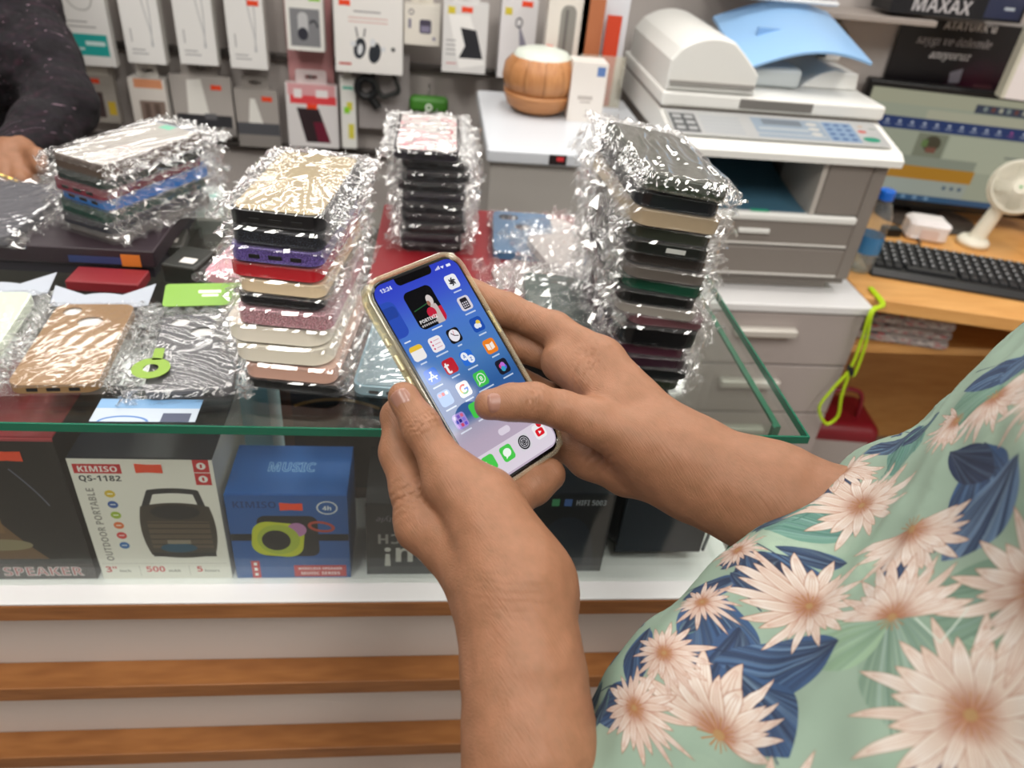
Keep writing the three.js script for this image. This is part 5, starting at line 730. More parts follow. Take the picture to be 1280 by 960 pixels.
// chains: [{k, bones}], joined one to the next with kj
function field(chains, kj) {
  return (x, y, z) => {
    let d = 1e3;
    for (const c of chains) { let e = 1e3; for (const b of c.bones) { e = smin(e, boneD(b, x, y, z), c.k); } d = smin(d, e, c.kj || kj); }
    return d;
  };
}
function limb(pts, k, kj, n, s) { const bones = []; for (let i = 0; i + 1 < pts.length; i++) bones.push(bone(pts[i][0], pts[i + 1][0], pts[i][1], pts[i + 1][1], n, s)); return { bones, k, kj }; }
function nets(f, lo, hi, h) {
  const nx = Math.ceil((hi.x - lo.x) / h) + 1, ny = Math.ceil((hi.y - lo.y) / h) + 1, nz = Math.ceil((hi.z - lo.z) / h) + 1;
  const F = new Float32Array(nx * ny * nz).fill(1), B = 5, at3 = (i, j, k) => (k * ny + j) * nx + i;
  for (let k0 = 0; k0 < nz; k0 += B) for (let j0 = 0; j0 < ny; j0 += B) for (let i0 = 0; i0 < nx; i0 += B) {
    const c = f(lo.x + (i0 + (B - 1) / 2) * h, lo.y + (j0 + (B - 1) / 2) * h, lo.z + (k0 + (B - 1) / 2) * h), far = Math.abs(c) > B * h * 1.25;
    for (let k = k0; k < Math.min(nz, k0 + B); k++) for (let j = j0; j < Math.min(ny, j0 + B); j++) for (let i = i0; i < Math.min(nx, i0 + B); i++) F[at3(i, j, k)] = far ? c : f(lo.x + i * h, lo.y + j * h, lo.z + k * h);
  }
  const id = new Int32Array(nx * ny * nz).fill(-1), pos = [];
  const E = [[0, 1], [2, 3], [4, 5], [6, 7], [0, 2], [1, 3], [4, 6], [5, 7], [0, 4], [1, 5], [2, 6], [3, 7]], v = new Float64Array(8);
  for (let k = 0; k < nz - 1; k++) for (let j = 0; j < ny - 1; j++) for (let i = 0; i < nx - 1; i++) {
    let m = 0; for (let c = 0; c < 8; c++) { v[c] = F[at3(i + (c & 1), j + ((c >> 1) & 1), k + (c >> 2))]; if (v[c] < 0) m++; }
    if (m === 0 || m === 8) continue;
    let sx = 0, sy = 0, sz = 0, n = 0;
    for (const [a, b] of E) if ((v[a] < 0) !== (v[b] < 0)) { const t = v[a] / (v[a] - v[b]); sx += (a & 1) + ((b & 1) - (a & 1)) * t; sy += ((a >> 1) & 1) + (((b >> 1) & 1) - ((a >> 1) & 1)) * t; sz += (a >> 2) + ((b >> 2) - (a >> 2)) * t; n++; }
    id[at3(i, j, k)] = pos.length / 3; pos.push(lo.x + (i + sx / n) * h, lo.y + (j + sy / n) * h, lo.z + (k + sz / n) * h);
  }
  const idx = [], quad = (a, b, c, d, flip) => { if (a < 0 || b < 0 || c < 0 || d < 0) return; if (flip) idx.push(a, c, b, a, d, c); else idx.push(a, b, c, a, c, d); };
  for (let k = 1; k < nz - 1; k++) for (let j = 1; j < ny - 1; j++) for (let i = 1; i < nx - 1; i++) {
    const s = F[at3(i, j, k)] < 0;
    if (s !== F[at3(i + 1, j, k)] < 0) quad(id[at3(i, j - 1, k - 1)], id[at3(i, j, k - 1)], id[at3(i, j, k)], id[at3(i, j - 1, k)], !s);
    if (s !== F[at3(i, j + 1, k)] < 0) quad(id[at3(i - 1, j, k - 1)], id[at3(i - 1, j, k)], id[at3(i, j, k)], id[at3(i, j, k - 1)], !s);
    if (s !== F[at3(i, j, k + 1)] < 0) quad(id[at3(i - 1, j - 1, k)], id[at3(i, j - 1, k)], id[at3(i, j, k)], id[at3(i - 1, j, k)], !s);
  }
  const nor = new Float32Array(pos.length), e = h * 0.5;
  for (let i = 0; i < pos.length; i += 3) { const x = pos[i], y = pos[i + 1], z = pos[i + 2]; const a = f(x + e, y, z) - f(x - e, y, z), b = f(x, y + e, z) - f(x, y - e, z), c = f(x, y, z + e) - f(x, y, z - e), l = Math.hypot(a, b, c) || 1; nor[i] = a / l; nor[i + 1] = b / l; nor[i + 2] = c / l; }
  const g = new THREE.BufferGeometry(); g.setAttribute('position', new THREE.Float32BufferAttribute(pos, 3)); g.setAttribute('normal', new THREE.BufferAttribute(nor, 3)); g.setIndex(idx); return g;
}
function bounds(chains, pad) { const lo = V(1e3, 1e3, 1e3), hi = V(-1e3, -1e3, -1e3); for (const c of chains) for (const b of c.bones) { const r = Math.max(b.ra, b.rb) + pad; for (const t of [0, 1]) { const p = V(b.ax + b.dx * t, b.ay + b.dy * t, b.az + b.dz * t); lo.min(p.clone().subScalar(r)); hi.max(p.clone().addScalar(r)); } } return [lo, hi]; }
const skinBump = dataTex(256, (u, v) => { const a = tiled(u, v, 9, 9, noise3), b = tiled(u, v, 22, 22, noise3), c = tiled(v, u, 4, 30, noise3); const k = clamp(128 + 42 * a + 40 * b + 34 * c, 0, 255); return [k, k, k]; });
skinBump.repeat.set(1, 1);
const SKIN = M(0xffffff, 0.5, { vertexColors: true, bumpMap: skinBump, bumpScale: 0.0004, specularIntensity: 0.6 });
const NAIL = M(0x8a6355, 0.3);
function skinColor(g, fn) {
  const p = g.attributes.position, n = p.count, c = new Float32Array(n * 3), uv = new Float32Array(n * 2);
  for (let i = 0; i < n; i++) { const x = p.getX(i), y = p.getY(i), z = p.getZ(i); const k = fn(x, y, z); c.set(k, i * 3); uv[i * 2] = (x * 0.8 - z * 0.6) * 22; uv[i * 2 + 1] = (y * 0.9 + z * 0.4 + x * 0.3) * 22; }
  g.setAttribute('color', new THREE.BufferAttribute(c, 3)); g.setAttribute('uv', new THREE.BufferAttribute(uv, 2)); return g;
}
// even tan skin with fine mottling
const skinTone = (x, y, z) => { const n = noise3(x * 95, y * 95, z * 95), m = noise3(x * 240, y * 240, z * 240), w = 0.25 * (n + m); return [0.252 + 0.06 * w, 0.118 + 0.02 * w, 0.064 + 0.014 * w]; };
const J = (px, py, d, r) => [at(px, py, d), r];
const FW = camFwd.clone(); // rough direction across the flat of both hands
// a knuckle's creases: rings of shallow grooves across a bone
function creases(list) { return (x, y, z) => { let s = 0; for (const [p, dir, r, amp, wave, sig] of list) { const dx = x - p.x, dy = y - p.y, dz = z - p.z, q = dx * dx + dy * dy + dz * dz; if (q > r * r) continue; const t = dx * dir.x + dy * dir.y + dz * dir.z + 0.0012 * noise3(x * 160, y * 160, z * 160); s += amp * Math.cos(t * 2 * Math.PI / wave) * Math.exp(-t * t / (sig * sig)) * (1 - Math.sqrt(q) / r); } return s; }; }

const customer = thing('person', 'customer in a green floral shirt holding a smartphone in both hands', 'person');
let leftHand, rightHand;
{
  const R = [
    limb([J(612, 506, 0.4665, 0.0096), J(640, 503, 0.468, 0.0108), J(668, 503, 0.471, 0.0114), J(702, 512, 0.475, 0.0112), J(742, 527, 0.478, 0.0145), J(800, 552, 0.480, 0.0205), J(840, 566, 0.480, 0.024)], 0.006, 0.010),
    limb([J(582, 362, 0.533, 0.0098), J(634, 387, 0.529, 0.0108), J(694, 413, 0.523, 0.0118), J(752, 450, 0.508, 0.0145), J(835, 556, 0.487, 0.023)], 0.006, 0.010),
    limb([J(600, 405, 0.545, 0.0095), J(650, 432, 0.541, 0.0105), J(706, 452, 0.533, 0.0115), J(762, 482, 0.518, 0.0145), J(840, 566, 0.490, 0.022)], 0.006, 0.004),
    limb([J(640, 470, 0.548, 0.0095), J(690, 500, 0.540, 0.011), J(752, 520, 0.524, 0.014), J(842, 575, 0.492, 0.020)], 0.006, 0.004),
    limb([J(655, 540, 0.54, 0.0085), J(700, 555, 0.528, 0.010), J(738, 572, 0.514, 0.0145), J(785, 588, 0.502, 0.0165), J(842, 585, 0.490, 0.020)], 0.006, 0.010),
    limb([J(702, 452, 0.512, 0.0145), J(730, 470, 0.505, 0.0135), J(768, 505, 0.492, 0.016)], 0.008, 0.007),
    limb([J(838, 572, 0.483, 0.0262), J(880, 593, 0.476, 0.0275), J(960, 624, 0.464, 0.0315), J(1080, 680, 0.448, 0.038), J(1250, 745, 0.42, 0.044)], 0.02, 0.018, FW, 1.22),
  ];
  const f0 = field(R, 0.008);
  const P = (px, py, d) => at(px, py, d), D = (a, b) => b.clone().sub(a).normalize();
  const tdir = D(P(612, 506, 0.4665), P(742, 527, 0.478));
  const cr = creases([[P(668, 492, 0.462), tdir, 0.017, 0.00065, 0.0036, 0.0065], [P(702, 500, 0.468), tdir, 0.013, 0.0003, 0.004, 0.006], [P(735, 455, 0.495), V(0.8, 0.1, 0.6).normalize(), 0.024, 0.0007, 0.0058, 0.012], [P(745, 570, 0.487), D(P(700, 540, 0.48), P(760, 590, 0.48)), 0.026, 0.0006, 0.0055, 0.013], [P(652, 395, 0.52), D(P(634, 387, 0.529), P(694, 413, 0.523)), 0.016, 0.0004, 0.005, 0.006]]);
  const f = (x, y, z) => f0(x, y, z) + cr(x, y, z) + 0.00035 * noise3(x * 60, y * 60, z * 60);
  const [lo, hi] = bounds(R, 0.006);
  rightHand = skinColor(nets(f, lo, hi, 0.00185), skinTone);
  const L = [
    limb([J(505, 497, 0.4535, 0.0096), J(527, 534, 0.4495, 0.0112), J(546, 566, 0.446, 0.0112), J(566, 600, 0.440, 0.0145), J(612, 662, 0.428, 0.0215), J(640, 728, 0.418, 0.025)], 0.006, 0.010),
    limb([J(528, 488, 0.489, 0.0092), J(497, 520, 0.479, 0.0098), J(497, 566, 0.469, 0.0105), J(513, 612, 0.459, 0.0118), J(528, 654, 0.450, 0.0160), J(630, 732, 0.424, 0.024)], 0.006, 0.005),
    limb([J(600, 540, 0.502, 0.0095), J(545, 570, 0.492, 0.0105), J(545, 620, 0.476, 0.0125), J(556, 655, 0.464, 0.016), J(640, 732, 0.430, 0.022)], 0.006, 0.005),
    limb([J(640, 560, 0.508, 0.0095), J(590, 600, 0.496, 0.0105), J(580, 640, 0.474, 0.0135), J(650, 730, 0.430, 0.022)], 0.006, 0.005),
    limb([J(686, 594, 0.4965, 0.0112), J(668, 605, 0.491, 0.0122), J(636, 628, 0.478, 0.0128), J(612, 642, 0.462, 0.0155), J(664, 722, 0.428, 0.0205)], 0.006, 0.005),
    limb([J(567, 602, 0.4415, 0.015), J(611, 624, 0.4415, 0.0165), J(640, 690, 0.430, 0.021)], 0.008, 0.012),
    limb([J(640, 736, 0.420, 0.0285), J(646, 770, 0.412, 0.0268), J(655, 850, 0.397, 0.0285), J(664, 950, 0.382, 0.0305), J(690, 1150, 0.365, 0.036), J(700, 1300, 0.352, 0.042)], 0.02, 0.02, FW, 1.15),
    limb([J(700, 1300, 0.352, 0.042), [V(0.15, 1.02, -0.02), 0.044], [V(0.22, 1.28, 0.03), 0.05]], 0.02, 0.02),
    limb([J(686, 728, 0.424, 0.011), J(690, 738, 0.422, 0.011)], 0.01, 0.012),
  ];
  const g0 = field(L, 0.008);
  const ldir = D(P(505, 497, 0.4535), P(566, 600, 0.44));
  const crl = creases([[P(527, 528, 0.441), ldir, 0.016, 0.0006, 0.0034, 0.006], [P(510, 622, 0.447), D(P(528, 654, 0.45), P(497, 566, 0.469)), 0.022, 0.0008, 0.0052, 0.014], [P(640, 740, 0.392), V(0.05, 0.75, -0.65).normalize(), 0.03, 0.00014, 0.0042, 0.02]]);
  const g = (x, y, z) => g0(x, y, z) + crl(x, y, z) + 0.0004 * noise3(x * 55, y * 55, z * 55);
  const [l2, h2] = bounds(L, 0.006);
  leftHand = skinColor(nets(g, l2, h2, 0.00185), skinTone);
  part(customer, 'body', mergeGeometries([rightHand, leftHand]), SKIN, 'bare forearms and hands');
  const nail = (p, len, wid, dir, nrm, h) => { const x = dir.clone().normalize(), n = nrm.clone().addScaledVector(x, -nrm.dot(x)).normalize(), y = V(0, 0, 0).crossVectors(n, x); const gg = new THREE.PlaneGeometry(2, 2, 12, 12), q = gg.attributes.position; for (let i = 0; i < q.count; i++) { const a = q.getX(i), b = q.getY(i), xx = a * Math.sqrt(1 - b * b * 0.32), yy = b * Math.sqrt(1 - a * a * 0.32), e = Math.max(Math.abs(a), Math.abs(b)); q.setXYZ(i, xx * len / 2, yy * wid / 2, 0.0012 - (yy * wid / 2) ** 2 / 0.02 - 0.0011 * sst(0.75, 1, e)); } gg.computeVertexNormals(); gg.applyMatrix4(new THREE.Matrix4().makeBasis(x, y, n).setPosition(p.clone().addScaledVector(n, h))); part(customer, 'fingernail', gg, NAIL, 'thumbnail'); };
  const cr0 = P(620, 505, 0.467); nail(cr0, 0.0118, 0.0128, D(P(640, 503, 0.468), P(612, 506, 0.4665)), EYE.clone().sub(cr0).normalize().add(V(0, 0.12, 0)), 0.0094);
  const cl0 = P(507, 500, 0.453); nail(cl0, 0.0115, 0.0125, D(P(527, 534, 0.4495), P(505, 497, 0.4535)), EYE.clone().sub(cl0).normalize().add(V(-0.55, 0.25, 0)), 0.0087);
}
// ---- the floral shirt
const SH_A = at(1447, 765, 0.37), SH_B = at(1090, 1270, 0.335), SH_AX = SH_B.clone().sub(SH_A).normalize();
const SH_X = EYE.clone().sub(SH_A).addScaledVector(SH_AX, -EYE.clone().sub(SH_A).dot(SH_AX)).normalize(), SH_Y = V(0, 0, 0).crossVectors(SH_AX, SH_X);
const shirtUV = (x, y, z) => { const q = V(x, y, z).sub(SH_A); return [Math.atan2(q.dot(SH_Y), q.dot(SH_X)) * 0.13 / 0.56 + 0.5, 0.30 - q.dot(SH_AX) / 0.56]; };
const torso = [
  limb([[SH_A, 0.122], [SH_B, 0.125]], 0.02),
  limb([J(1150, 668, 0.447, 0.0565), J(1010, 800, 0.418, 0.056), J(900, 920, 0.398, 0.058), J(840, 1030, 0.385, 0.06)], 0.02, 0.008),
  limb([[V(0.40, 1.36, -0.17), 0.085], [V(0.36, 1.2, -0.16), 0.12], [V(0.34, 1.0, -0.06), 0.16], [V(0.36, 0.86, 0.0), 0.165]], 0.05, 0.015),
  limb([J(1502, 562, 0.39, 0.1), J(1440, 667, 0.385, 0.1), J(1344, 780, 0.385, 0.094)], 0.03, 0.03),
  limb([[V(0.13, 1.0, -0.035), 0.062], [V(0.17, 1.1, 0.0), 0.066], [V(0.235, 1.29, 0.03), 0.075], [V(0.36, 1.36, -0.1), 0.08]], 0.03, 0.025),
];
const shirt0 = field(torso, 0.03);
const foldN = (x, y, z) => { const q = V(x, y, z).sub(SH_A), s = q.dot(SH_AX), a = Math.atan2(q.dot(SH_Y), q.dot(SH_X)); return 0.0035 * (1 - Math.abs(noise2(a * 3.2 + s * 5, s * 4 + 7))) + 0.0016 * noise3(x * 28, y * 28, z * 28); };
const shirtF = (x, y, z) => { const d = shirt0(x, y, z); return Math.abs(d) < 0.03 ? d - 0.9 * foldN(x, y, z) : d; };
const shirtMap = canvasTex(1400, 2030, (g, W, H) => {
  const R = rng(77), K = 6250; // pixels per metre of cloth
  const cx = (u) => (u - 0.47) / 0.40 * W, cy = (v) => (1 - (v + 0.16) / 0.58) * H;
  g.fillStyle = '#9cb4a1'; g.fillRect(0, 0, W, H);
  const blot = (x, y, r, c, n = 26) => { for (let i = 0; i < n; i++) { g.fillStyle = c; g.beginPath(); g.ellipse(x + (R() - 0.5) * r * 1.3, y + (R() - 0.5) * r * 1.3, r * (0.15 + R() * 0.3), r * (0.1 + R() * 0.25), R() * 3, 0, 7); g.fill(); } };
  for (let i = 0; i < 30; i++) blot(R() * W, R() * H, 170, ['rgba(120,152,132,.07)', 'rgba(196,216,190,.08)', 'rgba(140,176,150,.08)'][i % 3]);
  const petal = (l, w, tip, base) => {
    g.beginPath(); g.moveTo(0, 0); g.bezierCurveTo(l * 0.25, -w, l * 0.75, -w * 0.9, l, 0); g.bezierCurveTo(l * 0.75, w * 0.9, l * 0.25, w, 0, 0);
    const q = g.createLinearGradient(0, 0, l, 0); q.addColorStop(0, base); q.addColorStop(0.22, '#c09884'); q.addColorStop(0.42, '#e2cfc0'); q.addColorStop(0.7, tip); q.addColorStop(1, '#dcc2b0'); g.fillStyle = q; g.fill();
    g.strokeStyle = 'rgba(150,90,70,.45)'; g.lineWidth = 2.2; g.stroke(); for (let k = -1; k < 2; k++) { g.beginPath(); g.moveTo(l * 0.1, k * w * 0.15); g.quadraticCurveTo(l * 0.5, k * w * 0.42, l * 0.86, k * w * 0.12); g.strokeStyle = 'rgba(165,105,85,.35)'; g.lineWidth = 1.8; g.stroke(); }
  };
  const leafLater = [];
  const flower = (u, v, r, a0, n0 = 13, fan = Math.PI * 2) => {
    const L = r * K * 1.06, n = n0 + 2; g.save(); g.translate(cx(u), cy(v)); g.rotate(a0);
    for (let s = 0; s < 2; s++) for (let i = 0; i < n; i++) { g.save(); g.rotate(-fan / 2 + fan * (i + (s ? 0.5 : 0)) / n + (R() - 0.5) * 0.12); petal(L * (s ? 0.72 : 1) * (0.85 + R() * 0.22), L * 0.098 * (0.75 + R() * 0.5), ['#ece2d8', '#f1e9e0', '#e6d5c8'][i % 3], ['#a8674f', '#b87a5e', '#96573f'][i % 3]); g.restore(); }
    g.fillStyle = '#b08a5a'; g.beginPath(); g.arc(0, 0, L * 0.055, 0, 7); g.fill(); g.strokeStyle = '#b07a4a'; g.lineWidth = 3; for (let i = 0; i < 16; i++) { g.save(); g.rotate(i * 0.39); g.beginPath(); g.moveTo(L * 0.05, 0); g.lineTo(L * (0.16 + R() * 0.06), 0); g.stroke(); g.restore(); } g.restore();
  };
  const leaf = (u, v, r, a, c, d, asp = 0.55) => {
    const L = r * K, w = L * asp; g.save(); g.translate(cx(u), cy(v)); g.rotate(a); g.beginPath(); g.moveTo(-L, 0); g.bezierCurveTo(-L * 0.6, -w * 1.2, L * 0.5, -w * 1.3, L, -w * 0.1); g.bezierCurveTo(L * 0.7, w * 0.5, L * 0.2, w * 1.2, -L * 0.3, w * 0.9); g.bezierCurveTo(-L * 0.7, w * 0.7, -L * 0.8, w * 0.3, -L, 0);
    g.save(); g.clip(); g.fillStyle = c; g.fillRect(-L * 1.2, -L * 1.4, L * 2.4, L * 2.8); for (let i = 0; i < 60; i++) { g.strokeStyle = i % 3 ? d : 'rgba(190,210,220,.35)'; g.lineWidth = 2 + R() * 7; g.globalAlpha = 0.4; const t = (R() * 2 - 1); g.beginPath(); g.moveTo(-L, 0); g.quadraticCurveTo(0, t * w * 1.1, L, t * w * 1.6); g.stroke(); } g.globalAlpha = 1; g.restore(); g.strokeStyle = d; g.lineWidth = 4; g.stroke(); g.restore();
  };
  for (let i = 0; i < 70; i++) { const u = 0.745 + R() * 0.11, v = -0.15 + R() * 0.5; g.save(); if (i % 3 === 0) leafLater.push([u, v, 0.006 + R() * 0.008, R() * 6]); g.restore(); }
  const BL = '#365782', BD = '#182c4e', TE = '#6d9d8d', TD = '#4a7a70', GR = '#8aa891', GD = '#6d8c78';
  // leaves first
  leaf(0.784, 0.171, 0.024, 0.4, TE, TD, 0.7); leaf(0.80, 0.20, 0.018, 1.4, TE, TD); leaf(0.573, 0.135, 0.038, 1.1, '#7c9a86', '#5f7d6c', 0.8); leaf(0.60, 0.09, 0.03, 2.4, '#93ae9a', GD, 0.7); leaf(0.53, 0.12, 0.03, 0.2, '#88a78e', GD, 0.8); leaf(0.777, 0.29, 0.022, 2, TE, TD, 0.6); leaf(0.70, 0.335, 0.026, 0.7, '#7ea38e', '#5f8673', 0.7); leaf(0.65, 0.36, 0.026, 2.2, '#8fb09a', '#6d8c78', 0.7); leaf(0.66, 0.085, 0.024, 0.8, '#9fbf9f', '#7f9f85', 0.7);
  leaf(0.63, 0.235, 0.028, 2.0, BL, BD, 0.62); leaf(0.612, 0.215, 0.024, 1.2, '#6480a2', BD, 0.6); leaf(0.665, 0.158, 0.022, 2.3, BL, BD, 0.4); leaf(0.655, 0.262, 0.02, 2.8, BD, '#14243f', 0.5); leaf(0.74, 0.028, 0.029, 2.5, BL, BD, 0.5); leaf(0.715, 0.015, 0.022, 2.2, '#33527d', BD, 0.42); leaf(0.692, 0.045, 0.027, 0.9, BL, BD, 0.6); leaf(0.672, 0.002, 0.026, 2.9, '#345580', BD, 0.6); leaf(0.742, 0.112, 0.018, 0.2, BL, BD, 0.6); leaf(0.755, 0.095, 0.014, 1.6, BD, '#14243f', 0.6); leaf(0.753, -0.075, 0.02, 0.8, BL, BD, 0.55); leaf(0.765, -0.03, 0.018, 2.2, BL, BD, 0.5); leaf(0.70, 0.365, 0.024, 0.3, BL, BD, 0.5); leaf(0.675, 0.385, 0.022, 1.4, '#4d6d93', BD, 0.5); leaf(0.775, 0.06, 0.016, 1.0, BL, BD, 0.5); leaf(0.80, 0.30, 0.016, 1.0, '#56748f', BD, 0.5); leaf(0.53, 0.03, 0.028, 1.3, BL, BD, 0.6);
  for (const [u, v, r, a] of leafLater) leaf(u, v, r, a, ['#46668c', '#6f9a8c', '#2f4a72'][Math.floor(a) % 3], BD, 0.45);
  // flowers
  flower(0.768, 0.214, 0.031, 0.3, 11); flower(0.678, 0.196, 0.034, 2.4, 9, 3.4); flower(0.722, 0.099, 0.030, 0.4, 11); flower(0.632, 0.118, 0.034, -0.9, 8, 3.0); flower(0.548, 0.086, 0.042, 0.2, 12); flower(0.694, -0.034, 0.033, -1.2, 8, 3.6); flower(0.676, 0.332, 0.028, 2.6, 9, 3.4); flower(0.712, 0.312, 0.022, 0.9, 9, 3.0); flower(0.744, -0.014, 0.018, 0.2, 10); flower(0.735, -0.066, 0.02, 1.2, 10); flower(0.765, 0.045, 0.016, 0.2, 9); flower(0.55, 0.175, 0.034, 0.7, 10); flower(0.79, 0.11, 0.016, 1.1, 9); flower(0.82, 0.25, 0.02, 0.6, 10); flower(0.60, 0.32, 0.03, 0.2, 11); flower(0.60, -0.06, 0.034, 1.4, 11);
  g.strokeStyle = 'rgba(222,234,222,.8)'; g.lineWidth = 5; g.beginPath(); g.moveTo(cx(0.615), cy(0.125)); g.lineTo(cx(0.59), cy(0.118)); g.lineTo(cx(0.588), cy(0.15)); g.stroke();
});
shirtMap.wrapS = shirtMap.wrapT = THREE.RepeatWrapping;
const weave = dataTex(64, (u, v) => { const k = 128 + 60 * Math.sin(u * Math.PI * 16) * Math.sin(v * Math.PI * 16) + 30 * Math.sin((u + v) * Math.PI * 32); return [k, k, k]; }); weave.repeat.set(28, 40);
{
  const [lo, hi] = bounds(torso, 0.012);
  const g = nets(shirtF, lo, hi, 0.0042), p = g.attributes.position, uv = new Float32Array(p.count * 2);
  for (let i = 0; i < p.count; i++) { const [u, v] = shirtUV(p.getX(i), p.getY(i), p.getZ(i)); uv[i * 2] = (u - 0.47) / 0.40; uv[i * 2 + 1] = (v + 0.16) / 0.58; }
  g.setAttribute('uv', new THREE.BufferAttribute(uv, 2));
  part(customer, 'shirt', g, M(0xcacaca, 0.85, { map: shirtMap, bumpMap: weave, bumpScale: 0.0003 }), 'mint green shirt printed with lotus flowers and blue leaves');
  const tr = [limb([[V(0.36, 0.9, 0.0), 0.165], [V(0.36, 0.82, 0.0), 0.16]], 0.05), limb([[V(0.28, 0.82, -0.02), 0.095], [V(0.28, 0.45, -0.06), 0.07], [V(0.28, 0.07, -0.02), 0.052]], 0.03, 0.06), limb([[V(0.45, 0.82, 0.0), 0.095], [V(0.46, 0.45, -0.03), 0.07], [V(0.46, 0.07, 0.02), 0.052]], 0.03, 0.06)];
  const [l2, h2] = bounds(tr, 0.01); part(customer, 'trousers', nets(field(tr, 0.03), l2, h2, 0.012), M(0x2b2d33, 0.85), 'dark trousers');
  const sh = [limb([[V(0.27, 0.045, -0.14), 0.042], [V(0.28, 0.05, 0.0), 0.044]], 0.02), limb([[V(0.45, 0.045, -0.10), 0.042], [V(0.46, 0.05, 0.04), 0.044]], 0.02, 0.005)];
  const [l3, h3] = bounds(sh, 0.01); part(customer, 'shoes', nets(field(sh, 0.005), l3, h3, 0.008), M(0x1a1a1c, 0.5));
}
// ---- the seller behind the counter
{
  const o = thing('person', 'seller in a dark speckled knitted sweater behind the counter', 'person');
  const S = [
    limb([J(-80, -200, 1.2, 0.07), J(20, 0, 1.17, 0.056), J(48, 75, 1.16, 0.054), J(78, 128, 1.15, 0.05)], 0.03, 0.04),
    limb([J(80, 130, 1.15, 0.046), J(50, 165, 1.10, 0.040), J(22, 190, 1.06, 0.033)], 0.02, 0.02),
    limb([[V(-0.80, 1.32, -1.25), 0.13], [V(-0.80, 1.1, -1.26), 0.15], [V(-0.80, 0.85, -1.26), 0.15]], 0.05, 0.06),
  ];
  const fs = field(S, 0.03), ff = (x, y, z) => { const d = fs(x, y, z); return Math.abs(d) < 0.05 ? d + 0.003 * noise3(x * 22, y * 22, z * 22) + 0.0022 * Math.abs(noise3(x * 60, y * 40, z * 60)) : d; };
  const [lo, hi] = bounds(S, 0.02), g = nets(ff, lo, hi, 0.007), p = g.attributes.position, uv = new Float32Array(p.count * 2);
  for (let i = 0; i < p.count; i++) { uv[i * 2] = (p.getX(i) + p.getZ(i) * 0.7) * 5; uv[i * 2 + 1] = (p.getY(i) - 0.5 * p.getZ(i)) * 5; } g.setAttribute('uv', new THREE.BufferAttribute(uv, 2));
  const knit = canvasTex(512, 512, (c, W, H) => { const R = rng(4); c.fillStyle = '#16121a'; c.fillRect(0, 0, W, H); for (let i = 0; i < 900; i++) { c.fillStyle = ['rgba(58,30,46,.35)', 'rgba(34,26,40,.5)', 'rgba(80,44,60,.25)'][i % 3]; c.beginPath(); c.arc(R() * W, R() * H, 2 + R() * 12, 0, 7); c.fill(); } for (let i = 0; i < 150; i++) { c.fillStyle = ['#b8aeb4', '#8a7f88', '#d0c8cc'][i % 3]; const r = 0.8 + R() * 2.2; c.beginPath(); c.arc(R() * W, R() * H, r, 0, 7); c.fill(); } c.strokeStyle = '#8f8890'; c.lineWidth = 1.5; for (let i = 0; i < 5; i++) { const x = R() * W, y = R() * H; c.beginPath(); c.ellipse(x, y, 16, 44, 0.3, 0, 5); c.stroke(); } });
  knit.wrapS = knit.wrapT = THREE.RepeatWrapping;
  // bare hand with curled fingers, resting on the covers
  const Hn = [
    limb([J(24, 188, 1.065, 0.030), J(14, 205, 1.05, 0.033), J(4, 222, 1.035, 0.030)], 0.01),
    limb([J(30, 196, 1.045, 0.014), J(40, 214, 1.03, 0.0115), J(36, 232, 1.025, 0.0105)], 0.006, 0.008), limb([J(20, 206, 1.03, 0.014), J(26, 226, 1.015, 0.0115), J(20, 244, 1.012, 0.0105)], 0.006, 0.005), limb([J(6, 214, 1.02, 0.014), J(10, 236, 1.008, 0.0115), J(4, 254, 1.006, 0.010)], 0.006, 0.005), limb([J(-8, 220, 1.015, 0.013), J(-8, 242, 1.005, 0.0105), J(-12, 258, 1.005, 0.0095)], 0.006, 0.005), limb([J(26, 184, 1.05, 0.014), J(46, 196, 1.03, 0.0115), J(50, 208, 1.02, 0.0105)], 0.006, 0.008),
  ];
  const [l2, h2] = bounds(Hn, 0.006); part(o, 'body', skinColor(nets(field(Hn, 0.006), l2, h2, 0.003), (x, y, z) => { return skinTone(x, y, z); }), SKIN, 'bare hand with bent fingers');
  part(o, 'sweater', g, M(0xb8a0ac, 0.95, { map: knit }), 'dark plum sweater with pale flecks');
  part(o, 'bracelet', new THREE.TorusGeometry(0.03, 0.0025, 8, 40).applyQuaternion(new THREE.Quaternion().setFromUnitVectors(V(0, 0, 1), at(24, 188, 1.065).sub(at(4, 222, 1.035)).normalize())).translate(...at(8, 240, 1.0).toArray()), M(0xc9a860, 0.25, { metalness: 0.9 }), 'thin gold chain bracelet');
  const tr = [limb([[V(-0.80, 0.85, -1.26), 0.15], [V(-0.80, 0.78, -1.26), 0.15]], 0.05), limb([[V(-0.88, 0.78, -1.26), 0.085], [V(-0.88, 0.07, -1.25), 0.05]], 0.03, 0.05), limb([[V(-0.72, 0.78, -1.26), 0.085], [V(-0.72, 0.07, -1.25), 0.05]], 0.03, 0.05)];
  const [l3, h3] = bounds(tr, 0.01); part(o, 'trousers', nets(field(tr, 0.03), l3, h3, 0.014), M(0x1c1d22, 0.85), 'black trousers');
}
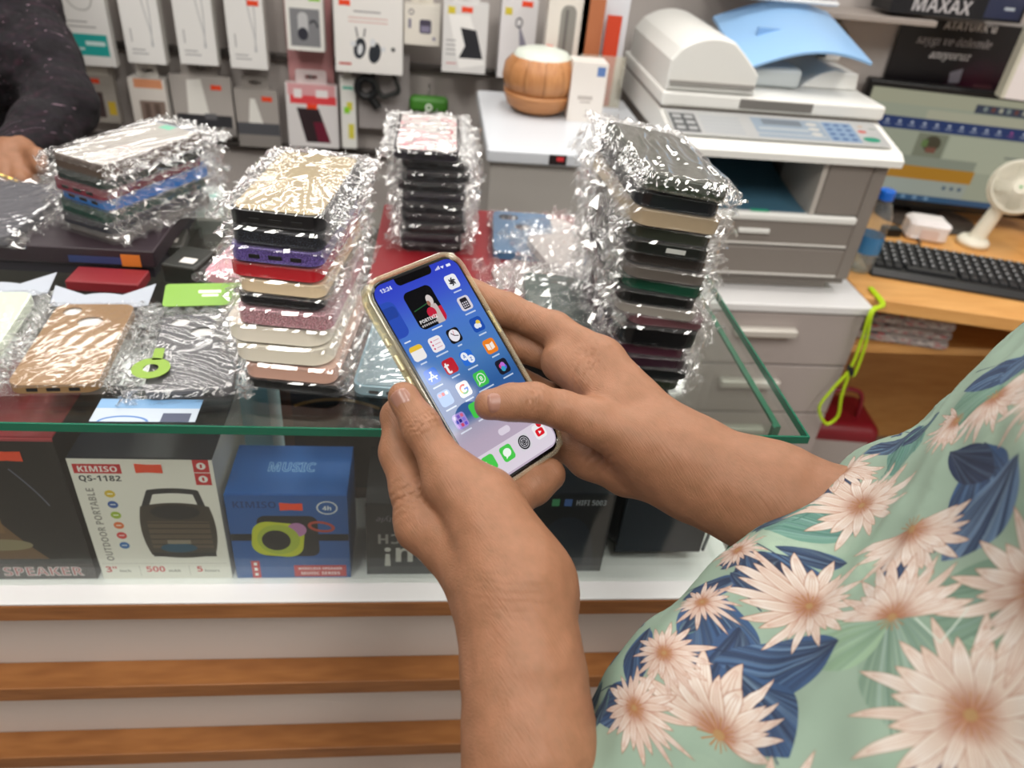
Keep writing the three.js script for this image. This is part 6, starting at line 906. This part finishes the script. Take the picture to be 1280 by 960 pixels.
// ---- the customer's neck and head, bowed towards the phone
{
  const C0 = V(0.33, 1.60, -0.10), fdir = V(-0.5, -0.42, -0.76).normalize(), up = V(-0.1, 0.9, -0.4); up.addScaledVector(fdir, -up.dot(fdir)).normalize(); const rt = V(0, 0, 0).crossVectors(fdir, up);
  const Q = (f, u, r) => C0.clone().addScaledVector(fdir, f).addScaledVector(up, u).addScaledVector(rt, r);
  const hd = [
    limb([[Q(-0.02, 0.03, 0), 0.088], [Q(-0.045, 0.02, 0), 0.085]], 0.02), limb([[Q(0.03, -0.02, 0), 0.064], [Q(0.055, -0.085, 0), 0.036]], 0.02, 0.03), limb([[Q(0.094, 0.02, 0), 0.007], [Q(0.102, -0.022, 0), 0.0125]], 0.01, 0.012), limb([[Q(0.086, -0.058, -0.018), 0.007], [Q(0.09, -0.058, 0.018), 0.007]], 0.004, 0.006),
    ...[-1, 1].flatMap((s) => [limb([[Q(0.082, 0.028, s * 0.022), 0.010], [Q(0.078, 0.03, s * 0.045), 0.009]], 0.006, 0.012), limb([[Q(-0.012, 0.02, s * 0.086), 0.014], [Q(-0.016, -0.03, s * 0.08), 0.009]], 0.006, 0.006)]),
    limb([[Q(-0.05, -0.06, 0), 0.058], [V(0.39, 1.40, -0.12), 0.062]], 0.03, 0.03),
  ];
  const [lo, hi] = bounds(hd, 0.01);
  const hg = skinColor(nets(field(hd, 0.015), lo, hi, 0.005), (x, y, z) => { return skinTone(x, y, z); });
  const body = customer.children.find((c) => c.name === 'body'); body.geometry = mergeGeometries([body.geometry, hg]);
  const hf = [limb([[Q(-0.025, 0.045, 0), 0.095], [Q(-0.055, 0.01, 0), 0.09]], 0.02)], h0 = field(hf, 0.01), [l2, h2] = bounds(hf, 0.006);
  part(customer, 'hair', nets((x, y, z) => { const q = V(x, y, z).sub(C0); return Math.max(h0(x, y, z) + 0.003 * noise3(x * 120, y * 30, z * 120), q.dot(fdir) - 0.045 - Math.max(0, -q.dot(up)) * -0.8, -q.dot(up) - 0.045); }, l2, h2, 0.005), M(0x2a211c, 0.8), 'short dark hair');
  for (const s of [-1, 1]) { part(customer, 'eye', new THREE.SphereGeometry(0.011, 20, 14).translate(...Q(0.078, 0.012, s * 0.032).toArray()), M(0xe8e2da, 0.3)); part(customer, 'iris', new THREE.SphereGeometry(0.005, 14, 10).translate(...Q(0.0865, 0.009, s * 0.031).toArray()), M(0x2b1c14, 0.2)); }
}
renderer.render(scene, camera);
